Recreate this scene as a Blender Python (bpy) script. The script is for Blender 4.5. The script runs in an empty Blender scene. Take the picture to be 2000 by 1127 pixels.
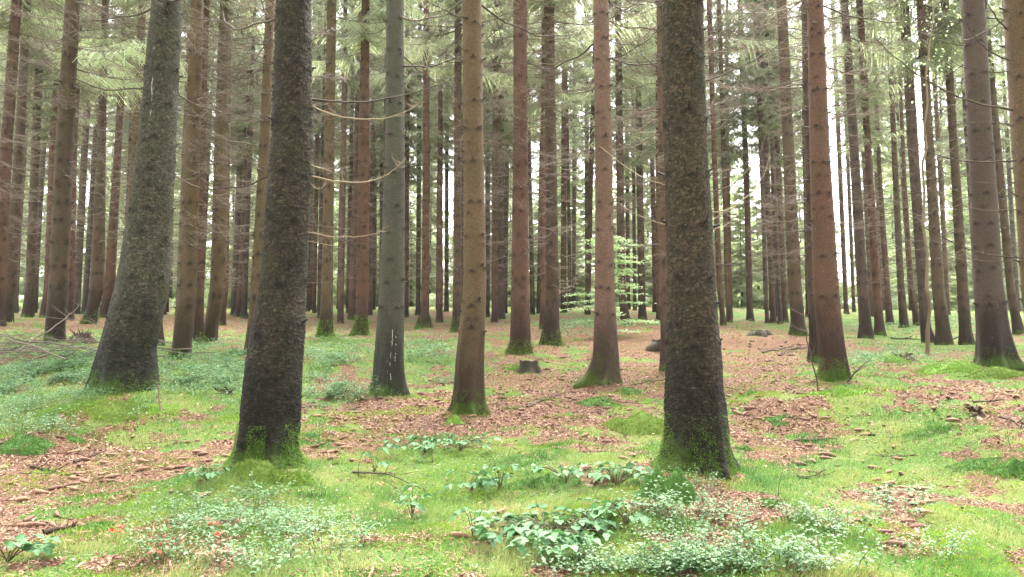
import bpy, math, random
import numpy as np
from mathutils import Vector, Euler
random.seed(7); rng = np.random.default_rng(7)
scn = bpy.context.scene
COL = scn.collection

# ------------------------------------------------------------------ camera
P = math.radians(4.5); H = 1.6; F = 1444.0; HAZE = .0003
cam = bpy.data.cameras.new('camera'); co = bpy.data.objects.new('camera', cam); COL.objects.link(co)
co.location = (0, 0, H); co.rotation_euler = (math.radians(90) + P, 0, 0)
cam.sensor_width = 36; cam.lens = 36 * F / 2000; cam.clip_end = 1500; cam.clip_start = 0.05
scn.camera = co

# ------------------------------------------------------------------ sky, sun, exposure
SUN_EL, SUN_AZ = math.radians(58), math.radians(12)      # azimuth from +Y towards +X
w = bpy.data.worlds.new('World'); scn.world = w; w.use_nodes = True
nt = w.node_tree; bg = nt.nodes['Background']
sky = nt.nodes.new('ShaderNodeTexSky'); sky.sky_type = 'NISHITA'; sky.sun_disc = False
sky.sun_elevation = SUN_EL; sky.sun_rotation = SUN_AZ; sky.air_density = 1.0; sky.dust_density = 3.0
hs = nt.nodes.new('ShaderNodeHueSaturation'); hs.inputs['Saturation'].default_value = 0.12
nt.links.new(sky.outputs[0], hs.inputs['Color']); nt.links.new(hs.outputs[0], bg.inputs[0])
bg.inputs[1].default_value = 0.13
sl = bpy.data.lights.new('sun', 'SUN'); sl.energy = 2.8; sl.angle = math.radians(45); sl.color = (1, .96, .9)
so = bpy.data.objects.new('sun', sl); COL.objects.link(so)
sd = Vector((math.sin(SUN_AZ) * math.cos(SUN_EL), math.cos(SUN_AZ) * math.cos(SUN_EL), math.sin(SUN_EL)))
so.rotation_euler = sd.to_track_quat('Z', 'Y').to_euler()
scn.view_settings.view_transform = 'Standard'; scn.view_settings.look = 'None'
scn.view_settings.exposure = 3.05; scn.view_settings.gamma = 1
scn.cycles.max_bounces = 5; scn.cycles.diffuse_bounces = 3; scn.cycles.glossy_bounces = 1
scn.cycles.transmission_bounces = 3; scn.cycles.transparent_max_bounces = 4; scn.cycles.volume_bounces = 1

# ------------------------------------------------------------------ helpers
FW = np.array([0, math.cos(P), math.sin(P)]); UP = np.array([0, -math.sin(P), math.cos(P)])
def pix(px, py, Y):
    d = FW * F + UP * (563.5 - py); d = d + np.array([px - 1000.0, 0, 0])
    return np.array([0, 0, H]) + d * (Y / d[1])
def proj(x, y, z):
    zz = z - H
    a = y * FW[1] + zz * FW[2]; a = np.where(a < .05, .05, a); b = y * UP[1] + zz * UP[2]
    return 1000 + F * x / a, 563.5 - F * b / a

PERM = np.random.default_rng(3).permutation(256); PERM = np.concatenate([PERM, PERM, PERM])
RV = np.random.default_rng(4).random(256)
def vn(x, y, z=0.0):
    x, y, z = np.broadcast_arrays(np.asarray(x, float), np.asarray(y, float), np.asarray(z, float))
    xi, yi, zi = np.floor(x).astype(int), np.floor(y).astype(int), np.floor(z).astype(int)
    fx, fy, fz = x - xi, y - yi, z - zi
    fx = fx * fx * (3 - 2 * fx); fy = fy * fy * (3 - 2 * fy); fz = fz * fz * (3 - 2 * fz)
    def h(a, b, c): return RV[PERM[PERM[PERM[(xi + a) & 255] + ((yi + b) & 255)] + ((zi + c) & 255)]]
    r = 0
    for a in (0, 1):
        for b in (0, 1):
            for c in (0, 1):
                r = r + h(a, b, c) * (fx if a else 1 - fx) * (fy if b else 1 - fy) * (fz if c else 1 - fz)
    return r * 2 - 1
def fbm(x, y, z=0.0, o=4):
    s = 0; a = 1; n = 0
    for i in range(o):
        s = s + a * vn(np.asarray(x) * 2 ** i + 17 * i, np.asarray(y) * 2 ** i + 31 * i, np.asarray(z) * 2 ** i); n += a; a *= .5
    return s / n

def mesh_np(name, V, faces, mats=(), attrs=None, smooth=False, midx=None):
    """faces: list of (k, array n x k)"""
    me = bpy.data.meshes.new(name)
    V = np.asarray(V, np.float32)
    me.vertices.add(len(V)); me.vertices.foreach_set('co', V.ravel())
    fl = [np.asarray(f, np.int32) for f in faces if len(f)]
    tot = np.concatenate([np.full(len(f), f.shape[1], np.int32) for f in fl])
    loops = np.concatenate([f.ravel() for f in fl])
    st = np.concatenate([[0], np.cumsum(tot)[:-1]]).astype(np.int32)
    me.loops.add(len(loops)); me.loops.foreach_set('vertex_index', loops)
    me.polygons.add(len(tot)); me.polygons.foreach_set('loop_start', st); me.polygons.foreach_set('loop_total', tot)
    if smooth: me.polygons.foreach_set('use_smooth', np.ones(len(tot), bool))
    for m in mats: me.materials.append(m)
    if midx is not None: me.polygons.foreach_set('material_index', np.asarray(midx, np.int32))
    for k, a in (attrs or {}).items():
        at = me.attributes.new(k, 'FLOAT', 'POINT'); at.data.foreach_set('value', np.asarray(a, np.float32))
    me.update(calc_edges=True)
    return me
def obj(name, me, parent=None, loc=(0, 0, 0), rot=(0, 0, 0), sc=(1, 1, 1)):
    o = bpy.data.objects.new(name, me); COL.objects.link(o)
    o.location = loc; o.rotation_euler = rot; o.scale = sc
    if parent: o.parent = parent
    return o
def tag(o, label=None, cat=None, group=None, kind=None):
    if label: o['label'] = label
    if cat: o['category'] = cat
    if group: o['group'] = group
    if kind: o['kind'] = kind
    return o
def empty(name, loc, rz=0):
    o = bpy.data.objects.new(name, None); COL.objects.link(o); o.location = loc; o.rotation_euler = (0, 0, rz); o.empty_display_size = .2
    return o

class MB:
    """collects verts and faces"""
    def __init__(s): s.V = []; s.Q = []; s.T = []; s.A = []; s.n = 0
    def add(s, V, Q=None, T=None, a=0.0):
        V = np.asarray(V, float)
        if Q is not None and len(Q): s.Q.append(np.asarray(Q) + s.n)
        if T is not None and len(T): s.T.append(np.asarray(T) + s.n)
        s.V.append(V); s.A.append(np.broadcast_to(np.asarray(a, float), (len(V),))); s.n += len(V)
    def tube(s, pts, rad, k=5, a=0.0, cap=True):
        pts = np.asarray(pts, float); n = len(pts); rad = np.broadcast_to(np.asarray(rad, float), (n,))
        t = np.gradient(pts, axis=0); t /= np.linalg.norm(t, axis=1)[:, None] + 1e-9
        ref = np.array([0, 0, 1.0]) if abs(t[:, 2]).mean() < .8 else np.array([1.0, 0, 0])
        u = np.cross(t, ref); u /= np.linalg.norm(u, axis=1)[:, None] + 1e-9; v = np.cross(t, u)
        th = np.arange(k) * 2 * math.pi / k
        V = pts[:, None] + rad[:, None, None] * (np.cos(th)[None, :, None] * u[:, None] + np.sin(th)[None, :, None] * v[:, None])
        i = np.arange(n - 1)[:, None] * k; j = np.arange(k)[None]; j2 = (j + 1) % k
        Q = np.stack([i + j, i + j2, i + k + j2, i + k + j], -1).reshape(-1, 4)
        s.add(V.reshape(-1, 3), Q, None, a)
        if cap:
            s.add(np.vstack([V[-1], pts[-1][None]]), None, [[q, (q + 1) % k, k] for q in range(k)], a if np.ndim(a) == 0 else 0)
    def mesh(s, name, mats=(), smooth=False, an='v'):
        V = np.concatenate(s.V)
        fs = []
        if s.Q: fs.append(np.concatenate(s.Q))
        if s.T: fs.append(np.concatenate(s.T))
        return mesh_np(name, V, fs, mats, {an: np.concatenate(s.A)}, smooth)

# ------------------------------------------------------------------ materials
def mat(name):
    m = bpy.data.materials.new(name); m.use_nodes = True; t = m.node_tree
    b = t.nodes['Principled BSDF']; return m, t, b
def N(t, ty, **kw):
    n = t.nodes.new('ShaderNode' + ty)
    for k, v in kw.items():
        if k.startswith('i_'): n.inputs[k[2:].replace('_', ' ')].default_value = v
        else: setattr(n, k, v)
    return n
def ramp(t, src, stops, interp='LINEAR'):
    r = t.nodes.new('ShaderNodeValToRGB'); r.color_ramp.interpolation = interp
    e = r.color_ramp.elements
    while len(e) < len(stops): e.new(.5)
    for q, (p, c) in enumerate(stops):
        e[q].position = p; e[q].color = (*c, 1) if len(c) == 3 else c
    t.links.new(src, r.inputs[0]); return r.outputs[0]
def g(v): return (v, v, v)
def mix(t, fac, a, b, mode='MIX'):
    m = t.nodes.new('ShaderNodeMix'); m.data_type = 'RGBA'; m.blend_type = mode
    for i, v in ((0, fac), (6, a), (7, b)):
        if isinstance(v, (int, float)): m.inputs[i].default_value = v
        elif isinstance(v, tuple): m.inputs[i].default_value = (*v, 1)
        else: t.links.new(v, m.inputs[i])
    return m.outputs[2]
def mth(t, op, a, b=None, clamp=False):
    m = t.nodes.new('ShaderNodeMath'); m.operation = op; m.use_clamp = clamp
    for i, v in ((0, a), (1, b)):
        if v is None: continue
        if isinstance(v, (int, float)): m.inputs[i].default_value = v
        else: t.links.new(v, m.inputs[i])
    return m.outputs[0]
def noise(t, vec, scale, detail=4, rough=.6):
    n = t.nodes.new('ShaderNodeTexNoise'); n.inputs['Scale'].default_value = scale; n.inputs['Detail'].default_value = detail
    n.inputs['Roughness'].default_value = rough; t.links.new(vec, n.inputs['Vector']); return n.outputs[0]
def mapping(t, vec, sc):
    n = t.nodes.new('ShaderNodeMapping'); n.inputs['Scale'].default_value = sc; t.links.new(vec, n.inputs['Vector']); return n.outputs[0]

def bark_mat(name, scaly):
    m, t, b = mat(name); L = t.links
    tc = N(t, 'TexCoord').outputs['Object']; oi = N(t, 'ObjectInfo')
    off = t.nodes.new('ShaderNodeVectorMath'); off.operation = 'ADD'; L.new(tc, off.inputs[0])
    cx = N(t, 'CombineXYZ'); L.new(mth(t, 'MULTIPLY', oi.outputs['Random'], 50), cx.inputs[2]); L.new(cx.outputs[0], off.inputs[1])
    v = off.outputs[0]
    sep = N(t, 'SeparateXYZ'); L.new(tc, sep.inputs[0]); z = sep.outputs[2]
    # distort
    nz = t.nodes.new('ShaderNodeTexNoise'); nz.inputs['Scale'].default_value = 20; L.new(v, nz.inputs['Vector'])
    ds = t.nodes.new('ShaderNodeVectorMath'); ds.operation = 'SCALE'; nz.inputs['Detail'].default_value = 5; nz.inputs['Roughness'].default_value = .75; L.new(nz.outputs['Color'], ds.inputs[0]); ds.inputs[3].default_value = .05
    ad = t.nodes.new('ShaderNodeVectorMath'); ad.operation = 'ADD'; L.new(v, ad.inputs[0]); L.new(ds.outputs[0], ad.inputs[1])
    mv = mapping(t, ad.outputs[0], (1, 1, 1.0) if scaly else (1, 1, 2.6))
    vo = t.nodes.new('ShaderNodeTexVoronoi'); vo.feature = 'DISTANCE_TO_EDGE'; vo.inputs['Scale'].default_value = 40 if scaly else 50; L.new(mv, vo.inputs['Vector'])
    vc = t.nodes.new('ShaderNodeTexVoronoi'); vc.inputs['Scale'].default_value = 40 if scaly else 50; L.new(mv, vc.inputs['Vector'])
    big = noise(t, v, 2.2, 5, .65); fine = noise(t, mapping(t, v, (1, 1, 1 if scaly else 2.2)), 45, 4, .75); mid = noise(t, v, 11, 5, .65)
    crack = mth(t, 'MULTIPLY', ramp(t, vo.outputs['Distance'], [(0, g(1)), (.22, g(0))]), ramp(t, fine, [(.38, g(.1)), (.6, g(1))]))
    edge = mth(t, 'MULTIPLY', ramp(t, vo.outputs['Distance'], [(.08, g(0)), (.16, g(1)), (.26, g(0))]), ramp(t, mid, [(.48, g(0)), (.62, g(1))]))
    tint = oi.outputs['Color']
    hsv = N(t, 'HueSaturation'); L.new(tint, hsv.inputs['Color']); L.new(ramp(t, fine, [(.3, g(.45)), (.7, g(1.5))]), hsv.inputs['Value'])
    c = hsv.outputs[0]
    # plate tone variation
    sepc = N(t, 'SeparateColor'); L.new(vc.outputs['Color'], sepc.inputs[0])
    pa = N(t, 'Attribute', attribute_name='plate'); ea = N(t, 'Attribute', attribute_name='edge')
    if scaly: crack = mth(t, 'POWER', ea.outputs['Fac'], 1.5)
    plate = ramp(t, pa.outputs['Fac'] if scaly else sepc.outputs[0], [(0, g(.5)), (.5, g(.9)), (.85, (1.25, 1.18, 1.12)), (1, (1.9, 1.8, 1.65))] if scaly else [(0, g(.6)), (1, g(1.35))])
    c = mix(t, 1.0 if scaly else .6, c, plate, 'MULTIPLY')
    c = mix(t, ramp(t, big, [(.35, g(0)), (.65, g(.55))]), c, mix(t, 1.0, c, (.62, .66, .6), 'MULTIPLY'))
    if scaly:   # pale and rusty flakes where plates have dropped
        c = mix(t, mth(t, 'MULTIPLY', ramp(t, sepc.outputs[1], [(.86, g(0)), (.92, g(1))]), ramp(t, mid, [(.45, g(0)), (.6, g(.6))])), c, (.12, .085, .062))
    # algae
    al = mth(t, 'MULTIPLY', ramp(t, noise(t, v, 3.1, 4, .7), [(.42, g(0)), (.66, g(1))]), ramp(t, mid, [(.38, g(.15)), (.62, g(.8))]))
    c = mix(t, mth(t, 'MULTIPLY', al, .5 if scaly else .45), c, (.075, .088, .035))
    c = mix(t, mth(t, 'MULTIPLY', crack, .85 if scaly else .35), c, (.010, .008, .006))
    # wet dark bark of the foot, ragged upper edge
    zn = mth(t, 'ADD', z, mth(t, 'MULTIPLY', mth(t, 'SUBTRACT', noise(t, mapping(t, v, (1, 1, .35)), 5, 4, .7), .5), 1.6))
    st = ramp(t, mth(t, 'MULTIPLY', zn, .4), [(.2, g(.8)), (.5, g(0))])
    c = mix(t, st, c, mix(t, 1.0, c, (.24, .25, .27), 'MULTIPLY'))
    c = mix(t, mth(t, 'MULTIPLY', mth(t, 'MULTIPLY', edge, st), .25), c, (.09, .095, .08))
    # branch whorl scars
    kn = N(t, 'Attribute', attribute_name='knot')
    c = mix(t, mth(t, 'MULTIPLY', kn.outputs['Fac'], .85), c, (.014, .011, .010))
    # lichen specks
    li = t.nodes.new('ShaderNodeTexVoronoi'); li.inputs['Scale'].default_value = 22; L.new(v, li.inputs['Vector'])
    lim = mth(t, 'MULTIPLY', ramp(t, li.outputs['Distance'], [(.10, g(1)), (.16, g(0))]), ramp(t, noise(t, v, 6, 2), [(.6, g(0)), (.66, g(1))]))
    c = mix(t, mth(t, 'MULTIPLY', lim, .7), c, (.20, .24, .19))
    # moss at the foot
    mo = N(t, 'Attribute', attribute_name='moss')
    mf = ramp(t, mth(t, 'ADD', mo.outputs['Fac'], mth(t, 'MULTIPLY', mth(t, 'SUBTRACT', mid, .5), 1.1)), [(.62, g(0)), (.95, g(.8))])
    mc = mix(t, fine, (.02, .045, .006), (.10, .17, .02))
    c = mix(t, mf, c, mc)
    L.new(c, b.inputs['Base Color']); b.inputs['Roughness'].default_value = .72
    b.inputs['Specular IOR Level'].default_value = .2
    hgt = mth(t, 'ADD', mth(t, 'MULTIPLY', ramp(t, vo.outputs['Distance'], [(0, g(0)), (.22, g(1))]), .6 if scaly else .22), mth(t, 'MULTIPLY', fine, .5))
    hgt = mth(t, 'ADD', hgt, mth(t, 'MULTIPLY', sepc.outputs[2], .5 if scaly else .1))
    bp = N(t, 'Bump'); bp.inputs['Strength'].default_value = 1; bp.inputs['Distance'].default_value = .008 if scaly else .012
    L.new(hgt, bp.inputs['Height']); L.new(bp.outputs[0], b.inputs['Normal'])
    return m

def plain(name, c1, c2, rough=.8, attr='v', scale=30, transl=0.0, objvar=0.0, spec=.3, bump=0.0, stops=None):
    m, t, b = mat(name); L = t.links
    at = N(t, 'Attribute', attribute_name=attr)
    tc = N(t, 'TexCoord').outputs['Object']
    f = mth(t, 'ADD', mth(t, 'MULTIPLY', at.outputs['Fac'], .75), mth(t, 'MULTIPLY', noise(t, tc, scale, 3), .35), True)
    c = mix(t, f, c1, c2) if not stops else ramp(t, f, stops)
    if objvar:
        oi = N(t, 'ObjectInfo'); hsv = N(t, 'HueSaturation'); L.new(c, hsv.inputs['Color'])
        L.new(mth(t, 'ADD', 1 - objvar, mth(t, 'MULTIPLY', oi.outputs['Random'], 2 * objvar)), hsv.inputs['Value'])
        L.new(mth(t, 'ADD', .49, mth(t, 'MULTIPLY', oi.outputs['Random'], .025)), hsv.inputs['Hue']); c = hsv.outputs[0]
    L.new(c, b.inputs['Base Color']); b.inputs['Roughness'].default_value = rough
    b.inputs['Specular IOR Level'].default_value = spec
    if bump:
        bp = N(t, 'Bump'); bp.inputs['Distance'].default_value = bump; L.new(noise(t, tc, scale * 1.5, 4, .7), bp.inputs['Height']); L.new(bp.outputs[0], b.inputs['Normal'])
    if transl:
        tr = N(t, 'BsdfTranslucent'); L.new(mix(t, 1.0, c, (1.12, 1.16, .88), 'MULTIPLY'), tr.inputs['Color'])
        mx = N(t, 'MixShader'); mx.inputs[0].default_value = transl
        L.new(b.outputs[0], mx.inputs[1]); L.new(tr.outputs[0], mx.inputs[2])
        L.new(mx.outputs[0], t.nodes['Material Output'].inputs['Surface'])
    return m
M = {}
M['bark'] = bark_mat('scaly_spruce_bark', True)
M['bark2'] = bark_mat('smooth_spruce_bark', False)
M['dead'] = plain('dead_branch_wood', (.030, .020, .015), (.11, .075, .055), .8, objvar=.2)
M['deadfine'] = plain('dead_twig_wood', (.075, .052, .042), (.27, .21, .17), .85, objvar=.25)
M['pale'] = plain('pale_dry_wood', (.11, .075, .045), (.30, .22, .14), .7)
M['needle'] = plain('spruce_needles', (.15, .178, .115), (.44, .47, .345), .6, transl=.5, objvar=.2)
M['needleb'] = plain('young_spruce_needles', (.30, .36, .22), (.58, .64, .45), .6, transl=.5, objvar=.15)
M['grass'] = plain('fine_grass', (.04, .15, .025), (.36, .46, .13), .6, scale=.9, transl=.3, stops=[(0, (.025, .085, .016)), (.35, (.05, .155, .035)), (.62, (.13, .26, .065)), (.86, (.27, .36, .11)), (1, (.44, .36, .17))])
M['mossy'] = plain('moss', (.06, .13, .015), (.24, .34, .05), .8, scale=14, transl=.15, objvar=.25)
M['mossd'] = plain('dark_moss', (.028, .085, .016), (.13, .26, .045), .8, scale=14, transl=.1)
M['carpet'] = plain('moss_shoots', (.025, .085, .015), (.24, .36, .03), .8, scale=3, transl=.2)
M['resin'] = plain('dried_resin', (.30, .30, .28), (.55, .55, .52), .4)
M['cut'] = plain('old_cut_wood', (.035, .028, .02), (.15, .12, .085), .85, scale=18)
M['bil'] = plain('bilberry_leaf', (.035, .10, .035), (.23, .36, .19), .6, transl=.3, spec=.3)
M['bram'] = plain('bramble_leaf', (.03, .10, .035), (.14, .28, .12), .62, transl=.2, spec=.22)
M['beech'] = plain('beech_leaf', (.24, .36, .17), (.46, .58, .38), .5, transl=.5)
M['stem'] = plain('shrub_stem', (.04, .035, .015), (.12, .09, .04), .7)
M['litter'] = plain('needle_litter', (.07, .028, .015), (.46, .27, .17), .7, scale=3, stops=[(0, (.03, .013, .008)), (.3, (.10, .045, .028)), (.6, (.26, .135, .088)), (.85, (.40, .25, .17)), (1, (.52, .40, .30))])
M['cone'] = plain('spruce_cone', (.09, .042, .025), (.25, .13, .08), .65, scale=60, objvar=.3, bump=.004)
M['stump'] = plain('stump_wood', (.025, .022, .014), (.075, .06, .035), .85, scale=25, bump=.01)
M['redleaf'] = plain('red_leaf', (.25, .03, .02), (.42, .10, .05), .5, transl=.25)

# ------------------------------------------------------------------ tree table (outlines read off the photograph: y, left, right)
DK = (.054, .042, .033); GN = (.088, .082, .062); BR = (.145, .090, .050); RD = (.145, .070, .049); PK = (.19, .106, .080); OL = (.112, .068, .046); PU = (.115, .071, .062)
TREES = [
 # key, depth, outline, tint, label
 ('A', 9.6, [(790, 180, 314), (740, 187, 308), (680, 199, 303), (560, 229, 328), (420, 254, 336), (280, 271, 343), (0, 298, 356)], GN, 'thick curved greenish grey spruce with a pale resin streak on the mossy left mound'),
 ('B', 6.45, [(925, 452, 588), (880, 462, 580), (700, 482, 592), (560, 507, 597), (280, 530, 611), (0, 540, 608)], DK, 'stout dark scaly spruce left of centre with long bare branches pointing right'),
 ('C', 6.15, [(938, 1280, 1427), (890, 1292, 1422), (850, 1298, 1420), (700, 1302, 1410), (560, 1302, 1398), (280, 1296, 1381), (0, 1290, 1373)], (.072, .050, .036), 'stoutest dark flaky spruce right of centre with a dark green moss hump at its foot'),
 ('D', 10.8, [(773, 722, 793), (745, 728, 790), (700, 731, 788), (560, 742, 790), (280, 752, 791), (0, 754, 789)], GN, 'greenish spruce with white resin drips low on its trunk, between two bilberry patches'),
 ('E', 9.1, [(822, 886, 952), (790, 889, 946), (700, 891, 945), (560, 905, 951), (280, 904, 945), (0, 902, 941)], BR, 'ochre brown spruce at the centre with a bright moss tuft at its left foot'),
 ('F', 15.5, [(697, 990, 1038), (670, 996, 1036), (560, 998, 1034), (280, 1002, 1031), (0, 1002, 1030)], RD, 'reddish spruce standing right behind the low sawn stump'),
 ('G', 18, [(677, 1057, 1099), (640, 1060, 1093), (560, 1066, 1092), (280, 1065, 1087), (0, 1062, 1082)], OL, 'brown spruce right of the sawn stump with dense bare twigs and a mossy foot'),
 ('G2', 24, [(645, 1053, 1067), (560, 1055, 1067), (0, 1058, 1070)], RD, 'slim spruce close behind the left edge of the brown spruce right of the stump'),
 ('H', 11.4, [(766, 1136, 1212), (740, 1146, 1210), (700, 1157, 1208), (560, 1162, 1200), (280, 1162, 1196), (0, 1158, 1189)], PK, 'pinkish smooth spruce with a mossy flared foot beside the beech sapling'),
 ('I', 13, [(727, 1288, 1322), (560, 1289, 1318), (0, 1282, 1308)], PK, 'spruce mostly hidden behind the left edge of the stoutest dark trunk'),
 ('I2', 30, [(634, 1281, 1293), (560, 1281, 1292), (0, 1280, 1291)], RD, 'thin spruce seen just left of the hidden trunk behind the stoutest spruce'),
 ('J', 10.6, [(748, 1600, 1654), (700, 1602, 1651), (560, 1589, 1637), (280, 1582, 1619), (0, 1577, 1607)], RD, 'rusty orange brown spruce with a grassy moss collar and a black stick at its foot'),
 ('J2', 14, [(712, 1580, 1606), (560, 1577, 1604), (0, 1565, 1590)], OL, 'dark spruce overlapped on its right side by the rusty orange brown one'),
 ('K', 20, [(658, 1543, 1575), (630, 1546, 1571), (560, 1540, 1565), (200, 1525, 1546), (0, 1516, 1536)], OL, 'brown spruce with wide dark foot left of the overlapping pair of rusty trunks'),
 ('L', 21.5, [(669, 1680, 1706), (560, 1674, 1694), (280, 1659, 1676), (0, 1642, 1656)], PU, 'grey brown leaning spruce at the right edge of the white sky gap'),
 ('M', 25, [(658, 1709, 1729), (560, 1704, 1720), (280, 1688, 1701), (0, 1672, 1685)], RD, 'red brown leaning spruce just right of the grey brown one by the sky gap'),
 ('N', 21, [(669, 1800, 1830), (640, 1798, 1818), (560, 1793, 1811), (280, 1773, 1793), (0, 1757, 1774)], PU, 'dark spruce left of the pale crooked dead sapling, with a root running left'),
 ('O', 19.5, [(677, 1831, 1861), (560, 1821, 1843), (280, 1806, 1823), (0, 1790, 1805)], OL, 'dark brown spruce right of the pale crooked dead sapling'),
 ('P', 20.5, [(680, 1875, 1900), (560, 1870, 1890), (280, 1855, 1870), (0, 1838, 1852)], OL, 'slender brown spruce left of the stout grey trunk near the right edge'),
 ('Q', 11.6, [(728, 1908, 1990), (700, 1911, 1980), (640, 1910, 1966), (560, 1905, 1956), (280, 1893, 1937), (0, 1878, 1920)], PU, 'stout purplish grey spruce near the right edge with a mossy foot'),
 ('R', 8.0, [(800, 2032, 2107), (560, 1999, 2055), (280, 1980, 2035), (0, 1961, 2012)], BR, 'brown spruce cut off by the right picture edge, sending long bare branches left'),
 ('S', 29, [(643, 1757, 1776), (560, 1753, 1766), (280, 1741, 1751), (0, 1730, 1739)], OL, 'slim brown spruce left of the dark trunk with the running root'),
 ('T', 33, [(634, 1731, 1746), (560, 1726, 1738), (340, 1714, 1722), (0, 1698, 1705)], RD, None),
 ('U', 31, [(641, 1785, 1800), (560, 1776, 1784), (350, 1763, 1770), (0, 1748, 1754)], RD, None),
 ('V', 24, [(655, 1980, 2000), (560, 1966, 1981), (0, 1915, 1928)], OL, 'slender spruce showing low between the stout grey trunk and the right picture edge'),
 ('W1', 30, [(640, 1407, 1419), (560, 1400, 1411), (300, 1390, 1400), (0, 1380, 1390)], RD, 'slim red brown spruce next to the right edge of the stoutest trunk'),
 ('W2', 34, [(632, 1419, 1431), (560, 1416, 1426), (0, 1400, 1408)], RD, None),
 ('W3', 36, [(629, 1458, 1472), (400, 1454, 1465), (0, 1440, 1450)], RD, 'straight red brown spruce alone in the open gap right of the stoutest trunk'),
 ('W4', 33, [(638, 1494, 1503), (0, 1472, 1480)], PU, None),
 ('W5', 34, [(634, 1504, 1517), (0, 1478, 1488)], RD, None),
 ('W6', 33, [(637, 1520, 1529), (0, 1492, 1500)], PU, None),
 ('W7', 35, [(632, 1528, 1540), (0, 1500, 1510)], RD, None),
 ('a', 19, [(640, -22, 6), (560, -14, 10), (280, 2, 23), (0, 24, 42)], RD, 'reddish leaning spruce cut off by the left picture edge'),
 ('b', 21, [(628, 0, 25), (560, 8, 30), (280, 30, 47), (0, 46, 60)], OL, 'brown leaning spruce second from the left picture edge'),
 ('c', 27, [(618, 43, 66), (560, 50, 67), (280, 62, 77), (0, 76, 89)], OL, 'slim spruce leaning right, third from the left picture edge'),
 ('d', 27, [(623, 78, 99), (560, 87, 100), (280, 97, 113), (0, 116, 128)], RD, 'slim dark spruce close behind the left side of the straight brown trunk'),
 ('e', 15, [(668, 85, 126), (640, 89, 126), (560, 97, 132), (280, 110, 142), (0, 129, 155)], OL, 'straight brown spruce standing by the brushwood pile'),
 ('f', 24, [(632, 124, 143), (560, 129, 145), (280, 133, 150), (0, 148, 162)], RD, 'reddish spruce showing just behind the one by the brushwood pile'),
 ('g', 33, [(618, 140, 156), (560, 144, 158), (280, 160, 172), (0, 178, 188)], PU, None),
 ('h', 22, [(640, 162, 187), (560, 177, 203), (280, 190, 206), (0, 200, 212)], OL, 'dark leaning spruce with a mossy foot left of the thick curved trunk'),
 ('i', 27, [(624, 192, 214), (560, 204, 224), (280, 224, 237), (0, 242, 252)], RD, 'slender leaning spruce nearest the left side of the thick curved trunk'),
 ('j', 22, [(640, 222, 242), (560, 238, 257), (280, 257, 273), (0, 272, 286)], BR, 'orange brown spruce hidden low down by the thick curved trunk'),
 ('k', 38, [(617, 311, 323), (0, 322, 331)], PU, None),
 ('l', 16, [(682, 288, 316), (560, 296, 318), (0, 322, 342)], OL, 'dark spruce whose foot shows behind the right side of the thick curved trunk'),
 ('m', 13.8, [(702, 333, 375), (670, 337, 374), (560, 350, 384), (280, 360, 391), (0, 375, 397)], BR, 'brown spruce with pitted bark right of the thick curved trunk'),
 ('n', 17, [(667, 373, 398), (560, 379, 398), (280, 384, 401), (0, 393, 409)], RD, 'reddish spruce touching the right side of the pitted brown trunk'),
 ('o', 17.5, [(665, 392, 422), (560, 411, 441), (280, 419, 445), (0, 430, 448)], BR, 'leaning brown spruce midway between the pitted brown trunk and the stout dark one'),
 ('o2', 26, [(637, 424, 440), (560, 430, 446), (0, 440, 453)], RD, 'thin spruce close behind the right side of the leaning brown trunk'),
 ('p', 39, [(619, 449, 460), (560, 455, 465), (0, 478, 486)], PU, None),
 ('q', 38, [(621, 457, 470), (560, 465, 475), (0, 488, 497)], RD, None),
 ('r', 14, [(692, 478, 504), (560, 490, 512), (280, 507, 526), (0, 519, 536)], BR, 'brown spruce partly hidden behind the left side of the stout dark trunk'),
 ('s', 20, [(667, 620, 651), (640, 623, 650), (560, 628, 650), (280, 633, 653), (0, 639, 657)], BR, 'orange brown spruce with mossy foot right of the stout dark trunk'),
 ('t', 21, [(657, 687, 720), (630, 694, 718), (560, 696, 720), (280, 700, 721), (0, 706, 722)], RD, 'red brown spruce whose foot is spread in bright green moss'),
 ('u', 42, [(615, 676, 688), (280, 683, 690), (0, 688, 694)], PU, None),
 ('v1', 45, [(612, 597, 606), (0, 612, 619)], PU, None), ('v2', 42, [(613, 609, 618), (0, 622, 630)], RD, None), ('v3', 44, [(612, 618, 628), (0, 632, 640)], PU, None),
 ('w', 29, [(645, 812, 840), (620, 820, 838), (560, 824, 839), (0, 827, 839)], RD, 'red brown spruce with flared foot between the resin streaked and the ochre trunks'),
 ('w2', 40, [(621, 811, 822), (0, 816, 824)], PU, None),
 ('x', 33, [(634, 851, 866), (560, 854, 865), (0, 856, 864)], RD, 'thin dark spruce midway between the flared red brown trunk and the ochre one'),
 ('y', 24, [(652, 881, 903), (560, 885, 902), (0, 888, 901)], OL, 'slim brown spruce just behind the left side of the ochre trunk'),
 ('z', 43, [(609, 867, 877), (0, 870, 877)], PU, None),
 ('aa', 38, [(621, 788, 799), (0, 792, 800)], RD, None), ('bb', 45, [(606, 726, 734), (0, 730, 736)], PU, None), ('bc', 44, [(609, 740, 748), (0, 743, 749)], RD, None),
 ('cc', 31, [(630, 959, 974), (560, 960, 973), (0, 964, 974)], RD, 'dark red spruce just right of the ochre trunk'),
 ('cd', 38, [(622, 948, 957), (0, 951, 958)], PU, None), ('dd', 45, [(612, 979, 986), (0, 981, 987)], PU, None),
 ('ff', 38, [(611, 1094, 1107), (300, 1096, 1107), (0, 1098, 1107)], RD, None), ('gg', 46, [(605, 1142, 1153), (0, 1141, 1149)], PU, None),
 ('gh', 27, [(636, 1212, 1232), (560, 1206, 1222), (0, 1200, 1213)], OL, 'brown spruce behind the beech sapling, right of the pinkish trunk'),
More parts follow.
